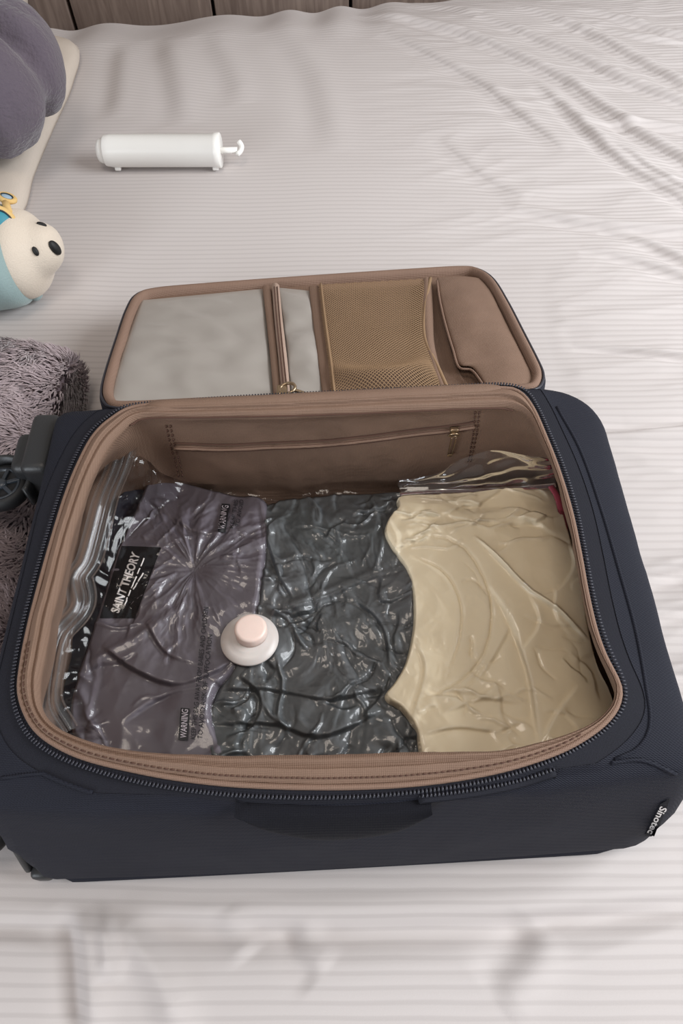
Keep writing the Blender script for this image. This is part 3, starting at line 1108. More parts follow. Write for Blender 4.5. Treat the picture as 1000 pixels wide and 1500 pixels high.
def suitcase_details(S):
    root = S['root']
    wall = decal_map(S['lining_bvh'], .0012)
    shell = decal_map(S['shell_bvh'], .0012)
    # pocket zipper on the back wall
    zp = [(256, 653), (330, 655), (400, 652), (470, 649), (540, 642), (600, 634), (662, 627), (694, 622)]
    line = np.array([wall(*q) for q in crom(np.array(zp, float), 80)])
    z = MB().add(*tube(line, .0042, 8, False, .35))
    z.build('wall_pocket_zipper', M['brown'], root)
    z = MB()
    for dx in (-5, 5):
        l2 = np.array([wall(q[0], q[1] + dx) for q in crom(np.array(zp, float), 80)])
        z.add(*tube(l2, .0009, 5))
    z.add(*tube(line + [0, -.0014, .0006], .0010, 5))
    z.build('pocket_seam', M['brown_dark'], root)
    st = MB()
    for pts in ([(243, 622), (250, 652), (258, 678), (262, 700)], [(249, 622), (256, 652), (264, 678), (268, 700)], [(695, 602), (693, 630), (689, 655), (684, 678)], [(701, 602), (698, 630), (693, 655), (688, 678)]):
        q = np.array([wall(*a) for a in crom(np.array(pts, float), 25)])
        for i in range(0, 24, 2):
            st.add(*tube(q[i:i + 2], .0008, 5))
    st.build('pocket_stitching', M['brown_dark'], root)['kind'] = 'stuff'
    # lip seam along the top of the back wall
    ls = np.array([wall(*q) for q in crom(np.array([(190, 622), (215, 612), (300, 611), (450, 608), (600, 602), (720, 597), (752, 600)], float), 90)])
    MB().add(*tube(ls, .0009, 5)).build('lip_seam', M['brown_dark'], root)
    # slider and puller
    p = wall(664, 626)
    up = MB()
    up.add(*rbox(p + [0, -.003, 0], (.009, .006, .008), .0015))
    a = np.linspace(0, 2 * math.pi, 20, endpoint=False)
    ringp = p + np.stack([.0055 * np.cos(a), -.006 - .002 * np.sin(a), -.004 + .0045 * np.sin(a)], -1)
    up.add(*tube(ringp, .0011, 7, True))
    pull = crom(np.array([wall(664, 634) + [0, -.005, 0], wall(661, 648) + [0, -.004, 0], wall(658, 662) + [0, -.003, 0]]), 10)
    up.add(*tube(pull + [.0022, 0, 0], .0009, 6))
    up.add(*tube(pull - [.0022, 0, 0], .0009, 6))
    up.add(*rbox(pull[-1], (.006, .002, .004), .0006))
    up.build('zipper_pull', M['brass'], root)
    # name tag near the right end of the front wall
    v, f = quad_patch([(966, 1176), (980, 1168), (958, 1225), (943, 1222)], shell, 6, 12)
    t = mesh_obj('name_tag', v, f, M['black_cloth'], root)
    t['label'] = 'small black tag with white lettering'
    put_text('lettering', 'Sinotec', (966, 1177), (946, 1216), (9, 4), decal_map(S['shell_bvh'], .0022), M['white_ink'], t, bold=.02)


# ------------------------------------------------------------------ lid
LID0 = np.array([-.02, .518, .172])      # on the hinge
LIDN = np.array([-.012, .335, 1.0])       # the open lid slopes down to the bed beyond
LIDN = LIDN / np.linalg.norm(LIDN)
LID_PX = [(147, 588), (145, 572), (152, 543), (166, 500), (181, 457), (196, 434), (226, 424), (300, 417), (450, 406), (600, 396), (676, 392), (704, 396), (726, 411), (747, 444), (771, 490), (791, 529),
          (799, 548), (798, 562), (788, 573), (755, 577), (600, 584), (450, 590), (300, 596), (200, 601), (160, 600)]


def lid_pt(px, py, h=0.0):
    return plane_hit(px, py, LID0 + LIDN * h, LIDN)


def lid(S):
    root = S['root']
    L = S['empty_child']('lid', root, LID0)
    L['label'] = 'lid folded back, with lined pockets'
    n = 220
    outl = crom(np.array([lid_pt(*q) for q in LID_PX]), n, True)
    c = outl.mean(0)
    ax = np.array([1, 0, LIDN[0] / -LIDN[2]])
    ax /= np.linalg.norm(ax)
    ay = np.cross(LIDN, ax)
    uv = np.stack([(outl - c) @ ax, (outl - c) @ ay], -1)

    def inset(d):
        t = np.roll(uv, -1, 0) - np.roll(uv, 1, 0)
        nn = np.stack([t[:, 1], -t[:, 0]], -1)
        nn /= np.linalg.norm(nn, axis=1)[:, None]
        if ((nn * uv).sum(1)).mean() > 0:
            nn = -nn
        q = uv + nn * d
        return q

    def at(q, h):
        return c + q[:, :1] * ax + q[:, 1:] * ay + np.broadcast_to(np.asarray(h), (len(q),))[:, None] * LIDN

    def rings(lst):
        return np.array([at(inset(d), h) for d, h in lst])
    thick = .034
    R = rings([(.06, -thick), (.012, -thick), (.003, -thick + .006), (0, -thick + .014), (0, -.004), (.001, 0), (.0055, .0012)])
    F = [tuple(q) for q in grid_faces(len(R), n, True)] + [tuple(range(n))[::-1]]
    # normals outward either way: the shell is closed cloth
    mesh_obj('lid_shell', R.reshape(-1, 3), F, M['navy'], L)
    R = rings([(.0045, -.001), (.0055, .004), (.009, .006), (.013, .0045), (.0155, .000), (.016, -.006)])
    mesh_obj('lid_piping', R.reshape(-1, 3), [tuple(q) for q in grid_faces(len(R), n, True)], M['brown_pipe'], L)
    zt = at(inset(.003), .0016)
    MB().add(*tube(zt, .0016, 6, True)).build('lid_zipper', M['teeth'], L)
    # backing panel
    q0 = inset(.0155)
    rows = []
    for s in np.linspace(1, .02, 40):
        q = q0 * s
        h = -.006 - .004 * (1 - s ** 3) + .0022 * fbm(q[:, 0], q[:, 1], 14, 3, 41) * (1 - s ** 6)
        rows.append(at(q, h))
    R = np.array(rows)
    mesh_obj('lid_lining', R.reshape(-1, 3), [tuple(x) for x in grid_faces(40, n, True)] + [tuple(39 * n + j for j in range(n))], M['brown'], L)

    def sheet_patch(name, left, right, mat, h0, hfun, nu=40, nv=40, stuff=False, thickness=.0012):
        """cloth between two frame curves given from far to near"""
        a, b = crom(np.array(left, float), nv), crom(np.array(right, float), nv)
        V = np.zeros((nv, nu, 3))
        for i in range(nv):
            for j in range(nu):
                s = j / (nu - 1)
                q = a[i] * (1 - s) + b[i] * s
                p = lid_pt(q[0], q[1], 0)
                u, w = (p - c) @ ax, (p - c) @ ay
                V[i, j] = p + LIDN * (h0 + hfun(u, w, s, i / (nv - 1)))
        V = V.reshape(-1, 3)
        F = grid_faces(nv, nu)
        N = len(V)
        F2 = (F + N)[:, ::-1]
        edge = []
        for i in range(nv - 1):
            edge += [(i * nu, (i + 1) * nu, (i + 1) * nu + N, i * nu + N), (i * nu + nu - 1, i * nu + nu - 1 + N, (i + 1) * nu + nu - 1 + N, (i + 1) * nu + nu - 1)]
        V = np.vstack([V, V - LIDN * thickness])
        return mesh_obj(name, V, np.vstack([F, F2, np.array(edge)]), mat, L)

    def bump(s, t):
        return (4 * s * (1 - s)) ** .5 * (4 * t * (1 - t)) ** .5

    # clear grey vinyl pocket, two panes either side of its zipper
    wv = lambda u, w, s, t: .005 * bump(s, t) + .007 * float(fbm(u * 1.1 + w * 1.0, w * .7 - u * .4, 13, 2, 51)) * bump(s, t) + .0012 * float(ridged(u + w * .5, w, 20, 1, 53)) * bump(s, t)
    o = sheet_patch('vinyl_pocket', [(206, 437), (186, 490), (168, 545), (158, 589)], [(386, 420), (390, 470), (396, 530), (401, 589)], M['grey_vinyl'], -.003, wv)
    o['label'] = 'translucent grey vinyl pocket'
    o = sheet_patch('vinyl_pocket', [(404, 419), (414, 470), (421, 530), (427, 589)], [(454, 424), (460, 470), (468, 530), (474, 588)], M['grey_vinyl'], -.002, wv, 20)
    o['label'] = 'narrow translucent grey vinyl panel'
    flat = lambda u, w, s, t: .0015 * math.sin(math.pi * s)
    sheet_patch('pocket_binding', [(384, 420), (390, 470), (396, 530), (401, 589)], [(396, 419), (401, 470), (407, 530), (413, 589)], M['brown'], .0005, flat, 8)
    sheet_patch('pocket_zipper', [(398, 419), (402, 470), (408, 530), (413, 589)], [(409, 419), (414, 470), (421, 530), (426, 589)], M['beige_tape'], .0015, lambda u, w, s, t: .0035 * math.sin(math.pi * s), 9)
    zl = MB()
    for off in (-2.5, 2.0):
        pts = crom(np.array([(404 + off, 420), (408 + off, 470), (414 + off, 530), (420 + off, 585)], float), 40)
        zl.add(*tube(np.array([lid_pt(a, b, .0052) for a, b in pts]), .0008, 5))
    zl.build('zipper_line', M['brown_dark'], L)
    sheet_patch('pocket_binding', [(452, 421), (458, 470), (466, 530), (473, 588)], [(468, 420), (474, 470), (482, 530), (488, 588)], M['brown'], .001, flat, 8)
    # slider with a ring puller lying on the vinyl
    p = lid_pt(413, 573, .008)
    zp = MB()
    zp.add(*rbox(p, (.012, .014, .007), .002))
    a = np.linspace(0, 2 * math.pi, 24, endpoint=False)
    zp.add(*tube(p + [.006, 0, .004] + np.stack([.0085 * np.cos(a), .0075 * np.sin(a), .002 * np.cos(a)], -1), .0018, 8, True))
    zp.add(*tube(crom(np.array([p + [.012, -.002, .004], p + [.022, -.004, .001], p + [.032, -.007, -.002]]), 8), .0022, 7))
    zp.build('lid_zipper_pull', M['brass'], L)

    # net pocket: two families of threads over a slack surface
    lft = crom(np.array([(466, 420), (472, 470), (480, 530), (486, 587)], float), 61)
    rgt = crom(np.array([(630, 411), (622, 455), (622, 500), (642, 545), (658, 581)], float), 61)

    def net_pt(s, t):
        i = t * 60
        k = min(int(i), 59)
        fr = i - k
        a = lft[k] * (1 - fr) + lft[k + 1] * fr
        b = rgt[k] * (1 - fr) + rgt[k + 1] * fr
        q = a * (1 - s) + b * s
        p = lid_pt(q[0], q[1], 0)
        u, w = (p - c) @ ax, (p - c) @ ay
        # slack bag at the near edge and a drooping fold across it
        h = .0035 + .006 * bump(s, t) + .004 * float(noise2(u * 14 + 3, w * 10 + u * 9, 61)) * bump(s, t) + .016 * math.exp(-((t - .80 - .10 * math.sin(s * 3.5)) / .09) ** 2) * math.sin(math.pi * min(1, s * 1.05)) ** .7
        return p + LIDN * h
    G = np.array([[net_pt(s, t) for s in np.linspace(0, 1, 41)] for t in np.linspace(0, 1, 41)])

    def gs(s, t):
        x, y = np.clip(s, 0, 1) * 40, np.clip(t, 0, 1) * 40
        i, j = np.minimum(x.astype(int), 39), np.minimum(y.astype(int), 39)
        fx, fy = (x - i)[:, None], (y - j)[:, None]
        return G[j, i] * (1 - fx) * (1 - fy) + G[j, i + 1] * fx * (1 - fy) + G[j + 1, i] * (1 - fx) * fy + G[j + 1, i + 1] * fx * fy
    W_, H_ = .155, .36
    pitch = .0062
    vs, fs, base = [], [], 0
    for fam in (1, -1):
        m = int((W_ + H_) / pitch)
        for k in range(-m, m):
            # threads run diagonally across the pocket
            d = k * pitch
            xs = np.linspace(0, W_, 42)
            ys = (d + fam * xs * 1.15)
            ok = (ys >= 0) & (ys <= H_)
            if ok.sum() < 2:
                continue
            x_, y_ = xs[ok], ys[ok]
            pts = gs(x_ / W_, y_ / H_)
            tng = np.gradient(pts, axis=0)
            tng /= np.linalg.norm(tng, axis=1)[:, None] + 1e-9
            sd = np.cross(tng, LIDN)
            hw = .00066
            vv = np.stack([pts - sd * hw, pts + LIDN * .0005, pts + sd * hw], 1).reshape(-1, 3)
            ff = grid_faces(len(pts), 3)
            vs.append(vv)
            fs.append(ff + base)
            base += len(vv)
    o = mesh_obj('net_pocket', np.vstack(vs), np.vstack(fs), M['net'], L)
    o['kind'] = 'stuff'
    o['label'] = 'brown net pocket'
    b = MB()
    b.add(*tube(np.array([G[j, 40] for j in range(41)]), .0026, 8))
    b.add(*tube(np.array([G[j, 1] for j in range(41)]) + LIDN * .001, .0016, 7))
    b.build('net_binding', M['net'], L)
    # strip beside the net, then the gusset that opens behind the right pocket
    sheet_patch('pocket_strip', [(616, 413), (614, 460), (618, 505), (628, 545), (642, 581)], [(632, 411), (634, 460), (636, 505), (646, 545), (660, 581)], M['brown'], .001, lambda u, w, s, t: .005 * math.sin(math.pi * s), 10)
    sheet_patch('pocket_gusset', [(632, 411), (633, 460), (634, 505), (638, 545), (643, 581)], [(642, 411), (652, 470), (674, 540), (700, 570), (712, 578)], M['brown'], -.006, lambda u, w, s, t: -.003 * math.sin(math.pi * s), 16)
    edge = [(640, 411), (644, 440), (652, 475), (663, 512), (672, 538), (690, 542), (702, 556), (708, 566), (714, 576)]
    o = sheet_patch('flap_pocket', edge, [(702, 406), (718, 424), (732, 452), (746, 480), (760, 508), (770, 528), (778, 545), (782, 560), (780, 570)], M['brown'], .0045,
                    lambda u, w, s, t: .006 * bump(s, t) + .003 * float(fbm(u, w, 18, 2, 71)) * bump(s, t) - .006 * s ** 3)
    MB().add(*tube(np.array([lid_pt(a, b, .0055) for a, b in crom(np.array(edge, float), 50)]), .0014, 7)).build('flap_piping', M['brown_pipe'], L)
    # hinge cloth from the back lip of the case to the lid
    hv = []
    for t in np.linspace(0, 1, 60):
        xa = 205 + (742 - 205) * t
        ya = 600 - 27 * t
        p = P(xa, ya, .2035)
        q = P(200 + (748 - 200) * t, 585 - 14 * t, .176)
        e_ = min(1, t / .06, (1 - t) / .06) ** .5
        hv.append([p + [0, -.007, -.003 - .004 * (1 - e_)], p + [0, -.002, .0035 * e_ - .003 * (1 - e_)], p + [0, .005, .0042 * e_ - .004 * (1 - e_)], p + [0, .012, .000 - .006 * (1 - e_)], p + [0, .018, -.012], p + [0, .020, -.03]])
    A = np.array(hv)
    A[..., 2] += .0012 * noise2(A[..., 0] * 18, A[..., 1] * 30, 33)
    mesh_obj('hinge_flap', A.reshape(-1, 3), [tuple(q) for q in grid_faces(60, 6)], M['brown'], L)
    return L


# ------------------------------------------------------------------ packed garments and vacuum bag
ZB = 0.082
LEFT_PX = [(216, 700), (262, 700), (300, 710), (338, 720), (388, 728), (396, 780), (392, 830), (386, 880), (372, 930), (345, 985), (318, 1010), (312, 1050), (330, 1120), (240, 1128), (160, 1115), (108, 1085),
           (98, 1040), (112, 985), (135, 920), (158, 850), (182, 780), (200, 730)]
MID_PX = [(384, 740), (420, 728), (480, 720), (540, 716), (590, 714), (606, 735), (604, 760), (590, 788), (612, 830), (630, 870), (634, 925), (622, 980), (596, 1018), (620, 1050), (640, 1075), (650, 1122), (520, 1130), (420, 1130), (322, 1128), (300, 1090), (304, 1040), (322, 1000), (350, 960), (372, 900), (382, 850), (386, 790)]
CREAM_PX = [(585, 730), (640, 725), (720, 720), (798, 713), (816, 724), (832, 780), (848, 845), (860, 910), (874, 970), (897, 1022), (893, 1055), (850, 1090), (790, 1112), (700, 1118), (624, 1115), (608, 1070), (588, 1040), (563, 1022), (578, 1000), (594, 970), (604, 920), (602, 870), (592, 838), (570, 806), (562, 786), (568, 765), (582, 748)]
LEFT = crom(PP(LEFT_PX, ZB)[:, :2], 160, True)
MID = crom(PP(MID_PX, ZB - .004)[:, :2], 160, True)
CREAM = crom(PP(CREAM_PX, ZB + .002)[:, :2], 200, True)


GAP_FILL_PX = [(196, 690), (230, 690), (255, 740), (230, 820), (200, 900), (170, 980), (150, 1060), (160, 1118), (105, 1098), (72, 1058), (72, 990), (92, 925), (116, 850), (140, 780), (168, 715)]  # added garment, stands in for the dark gap along the left wall
GAP_FILL = crom(PP(GAP_FILL_PX, .07)[:, :2], 120, True)


def zh_gap_fill(X, Y):
    return .064 + .004 * (ridged(X, Y, 20, 3, 87, .8) - 1.0) + .003 * fbm(X, Y, 12, 2, 88)


def valve_flat(X, Y, z):
    c = P(366, 938, .086)
    k = np.exp(-(np.hypot(X - c[0], Y - c[1]) / .034) ** 6)
    return z * (1 - k) + .085 * k


def printed(X, Y):
    k = np.zeros(X.shape)
    for px, py, a, b in ((284, 985, .024, .085), (336, 757, .022, .032)):
        c = P(px, py, .086)
        k = np.maximum(k, np.exp(-((X - c[0]) / a) ** 4 - ((Y - c[1]) / b) ** 4))
    return k


def zh_left(X, Y):
    z = .082 + .010 * smoothstep(.2, .35, Y) - .012 * smoothstep(.38, .47, Y) + .004 * fbm(X, Y, 9, 2, 81)
    c = P(286, 836, ZB)
    a, r = np.arctan2(Y - c[1], X - c[0]), np.hypot(X - c[0], Y - c[1])
    z = z + .0032 * (ridged(a * 1.3, r * 7, 2.2, 3, 83, .4) - 1.0) * np.exp(-((r - .05) / .055) ** 2) * (.35 + .75 * smoothstep(-.2, .8, np.sin(a + .25)) + .5 * smoothstep(.3, .9, -np.sin(a + .5))) - .006 * np.exp(-(r / .018) ** 2)
    z = z + .0030 * crumple(X, Y, 200, 85) + .0012 * crumple(X, Y, 600, 86, .004) - .003 + random_creases(X, Y, 6, 46, (-.27, -.08, .17, .46), .05, .0026, .005) * (1 - .9 * printed(X, Y))
    for pts, A, w, k in (([(110, 985), (160, 960), (215, 930), (260, 900), (300, 870)], .005, .006, 'ridge'), ([(150, 950), (200, 985), (260, 1005), (320, 985), (350, 960)], .009, .010, 'lap'),
                         ([(215, 915), (245, 960), (300, 980)], .006, .008, 'lap'), ([(240, 935), (262, 890), (285, 860)], .003, .003, 'crease'), ([(110, 1000), (130, 1040), (140, 1090)], .006, .006, 'ridge'),
                         ([(180, 1060), (240, 1020), (310, 1010)], .005, .010, 'lap'), ([(380, 740), (388, 820), (380, 890)], .005, .004, 'crease'), ([(235, 745), (300, 790), (380, 760)], .004, .006, 'lap')):
        z = z + fold_height(X, Y, pts, ZB, A * .5, w * .9, k) * (1 - .7 * printed(X, Y))
    return valve_flat(X, Y, z)


def zh_mid(X, Y):
    z = .078 + .010 * smoothstep(.2, .35, Y) - .012 * smoothstep(.40, .47, Y) + .004 * fbm(X, Y, 8, 2, 91)
    c = P(450, 860, ZB)
    calm = np.exp(-(((X - P(510, 860, ZB)[0]) / .045) ** 2 + ((Y - P(510, 860, ZB)[1]) / .075) ** 2))
    z = z + (.0050 * crumple(X * 1.15, Y * .9, 90, 93, .010) + .0030 * crumple(X, Y, 420, 94, .006) + .003 * fbm(X, Y, 22, 2, 97) + .0022 * (ridged(X * 1.3, Y * .9, 24, 3, 93, .8) - 1.1)) * (1 - .68 * calm) - .006
    cm = P(515, 850, ZB)
    z = z + random_creases(X, Y, 5, 120, (-.14, .09, .15, .47), .055, .0052, .006, mask=lambda c: 1 - .72 * math.exp(-((c[0] - cm[0]) / .045) ** 2 - ((c[1] - cm[1]) / .085) ** 2))
    for pts, A, w, k in (([(400, 900), (440, 885), (500, 860), (560, 835)], .006, .006, 'ridge'), ([(410, 760), (440, 810), (455, 870), (470, 920)], .006, .004, 'crease'), ([(310, 1010), (400, 1010), (480, 1025), (560, 1005)], .005, .010, 'lap'),
                         ([(300, 1060), (400, 1060), (470, 1080), (560, 1040)], .006, .010, 'lap'), ([(520, 880), (560, 920), (570, 980)], .006, .006, 'lap'), ([(350, 990), (380, 1020), (370, 1060), (330, 1080)], .010, .007, 'lap'),
                         ([(390, 790), (410, 850), (430, 880)], .008, .006, 'lap'), ([(540, 720), (560, 790), (545, 850)], .004, .003, 'ridge')):
        z = z + fold_height(X, Y, pts, ZB, A * .5, w * .9, k)
    z = valve_flat(X, Y, z)
    inside = poly_sd(X, Y, CREAM[::2])
    return np.where(inside > -.0005, np.minimum(z, zh_cream(X, Y) - .0022), z)


def zh_cream(X, Y):
    z = .088 + .008 * smoothstep(.2, .33, Y) - .010 * smoothstep(.39, .47, Y) - .010 * smoothstep(.18, .25, X) + .004 * fbm(X, Y, 8, 2, 101)
    top = smoothstep(.36, .42, Y)
    z = z + (.0038 * crumple(X * .6, Y * 1.5, 300, 103, .008, (-.2, .2, .1, .8)) - .002) * (.12 + .88 * top)
    z = z + .0024 * (crumple(X, Y, 90, 105, .012) - .4) * (.35 + .65 * smoothstep(.10, .2, X)) + .0008 * crumple(X, Y, 700, 106, .004)
    z = z + random_creases(X, Y, 8, 30, (.06, .24, .38, .46), .06, .0034, .005, .05, .35, ('lap', 'lap', 'ridge')) + random_creases(X, Y, 9, 26, (.12, .25, .17, .38), .05, .0022, .005, None, 1, ('lap', 'crease')) + random_creases(X, Y, 10, 14, (.06, .2, .16, .22), .05, .0022, .005, .1, .5, ('lap', 'ridge'))
    for pts, A, w, k in (([(600, 822), (648, 848), (672, 895), (670, 945), (655, 985)], .0022, .0011, 'crease'), ([(596, 792), (668, 806), (706, 860), (717, 915), (700, 975), (655, 1012), (610, 1030)], .0024, .0011, 'crease'),
                         ([(690, 795), (735, 838), (770, 874), (815, 900), (862, 940)], .006, .0035, 'ridge'), ([(712, 870), (735, 905), (755, 950), (772, 1000), (788, 1100)], .009, .012, 'lap'),
                         ([(640, 760), (690, 775), (760, 770), (812, 790)], .007, .009, 'lap'), ([(830, 800), (836, 835), (815, 868), (790, 880)], .006, .007, 'lap'), ([(845, 1005), (810, 1050), (790, 1090)], .006, .006, 'lap'),
                         ([(620, 1080), (670, 1070), (730, 1075), (760, 1060)], .006, .006, 'lap'), ([(605, 945), (620, 985), (600, 1060)], .005, .008, 'lap'), ([(770, 880), (785, 920), (760, 960)], .005, .012, 'lap'),
                         ([(700, 1000), (720, 970), (745, 925)], .004, .010, 'lap'), ([(650, 1050), (700, 1030), (760, 1035)], .004, .010, 'lap')):
        z = z + fold_height(X, Y, pts, ZB, A * (.30 if w > .005 else .8 if w > .002 else 1.0), w * (.9 if w > .005 else .6 if w > .002 else 1.0), k)
    return z


def edge_drop(d, w=.010):
    """height factor from the outline inwards: rounded edge"""
    t = np.clip(d / w, 0, 1)
    return np.sqrt(1 - (1 - t) ** 2)


def garment(name, poly, zfun, mat, zfloor, label, centre=None, nr=110, nth=560, width=.011, zedge=None):
    p = crom(poly, nth, True)
    c = np.array(centre if centre is not None else poly.mean(0))
    s = np.concatenate([np.linspace(0, .12, 22)[:-1], np.linspace(.12, .99, nr)])
    X = p[None, :, 0] * (1 - s[:, None]) + c[0] * s[:, None]
    Y = p[None, :, 1] * (1 - s[:, None]) + c[1] * s[:, None]
    d = np.maximum(poly_sd(X, Y, poly), 0)
    top = zfun(X, Y)
    ze = zfloor + .012 if zedge is None else zedge
    Z = ze + (top - ze) * edge_drop(d, width)
    top_ring = np.stack([X, Y, Z], -1)
    # underside
    under = top_ring[0].copy()
    under[:, 2] = zfloor
    under[:, :2] = c + (under[:, :2] - c) * .985
    V = np.concatenate([under[None], top_ring]).reshape(-1, 3)
    k = len(s) + 1
    F = [tuple(q) for q in grid_faces(k, nth, True)] + [tuple(range(nth))[::-1], tuple((k - 1) * nth + j for j in range(nth))]
    o = mesh_obj(name, V, F, mat, loc=(c[0], c[1], zfloor))
    tag(o, label, 'garment', 'garments packed in the vacuum bag')
    return o


# outline of the bag with the height of its edge: seal strip on the left, slack corners
BAG = [(178, 652, .150), (166, 690, .135), (148, 735, .118), (136, 780, .108), (124, 822, .104), (108, 850, .104), (112, 890, .098), (80, 930, .098), (66, 985, .098), (62, 1040, .104), (85, 1085, .10),
       (160, 1130, .085), (300, 1150, .07), (450, 1150, .07), (640, 1140, .07), (780, 1122, .075), (880, 1070, .078), (898, 1032, .080), (878, 985, .078), (866, 930, .078), (854, 860, .078), (840, 790, .078), (826, 735, .080), (816, 712, .082),
       (720, 714, .074), (640, 716, .074), (560, 712, .072), (470, 712, .068), (400, 724, .066), (335, 714, .072), (285, 702, .078), (235, 690, .095), (205, 664, .13)]


def film_height(X, Y, zedge, s):
    """film pressed on the garments, slack elsewhere; s: 1 at the edge, 0 in the middle"""
    w = smoothstep(.72, 1.0, s)
    z = zedge * w + .055 * (1 - w) + (.004 * noise2(X * 25, Y * 25, 111) + .004 * (ridged(X, Y, 30, 3, 113, .8) - 1.0)) * (1 - smoothstep(.93, 1, s))
    for poly, fn, zf, wd in ((GAP_FILL, zh_gap_fill, .024, .014), (LEFT, zh_left, .052, .007), (MID, zh_mid, .052, .007), (CREAM, zh_cream, .070, .003)):
        d = poly_sd(X, Y, poly[::2])
        top = zf + .012 + (fn(X, Y) - zf - .012) * edge_drop(np.maximum(d, 0), wd)
        top = np.where(d > 0, top, top - 1.2 * np.maximum(-d, 0) - .004)
        z = np.maximum(z, top + .0016)
    for pts in FILM_CREASES:
        z = z + fold_height(X, Y, pts, ZB, .0022, .0016, 'ridge', 20)
    z = z + .0009 * np.maximum(0, ridged(X, Y, 55, 2, 115, .7) - 1.15) * (X < .10) * (1 - printed(X, Y))
    return z


FILM_CREASES = [[(540, 722), (556, 760), (548, 800), (560, 850)], [(570, 770), (585, 800), (575, 840)], [(455, 775), (500, 810), (520, 850)], [(400, 905), (470, 880), (540, 850), (590, 840)], [(505, 860), (540, 900), (560, 945)],
                [(420, 790), (450, 830), (470, 870)], [(580, 735), (560, 750), (520, 748)], [(225, 920), (245, 895), (270, 865)], [(130, 1060), (145, 1000), (150, 960)], [(215, 730), (240, 760), (220, 790)], [(230, 820), (260, 800), (290, 790)],
                [(330, 740), (350, 790), (345, 840)], [(480, 950), (500, 990), (540, 1010)], [(100, 960), (112, 920), (135, 890)], [(690, 797), (735, 840), (772, 876), (815, 902), (860, 940)], [(600, 735), (660, 745), (700, 770)], [(300, 1030), (340, 1060), (400, 1070)]]


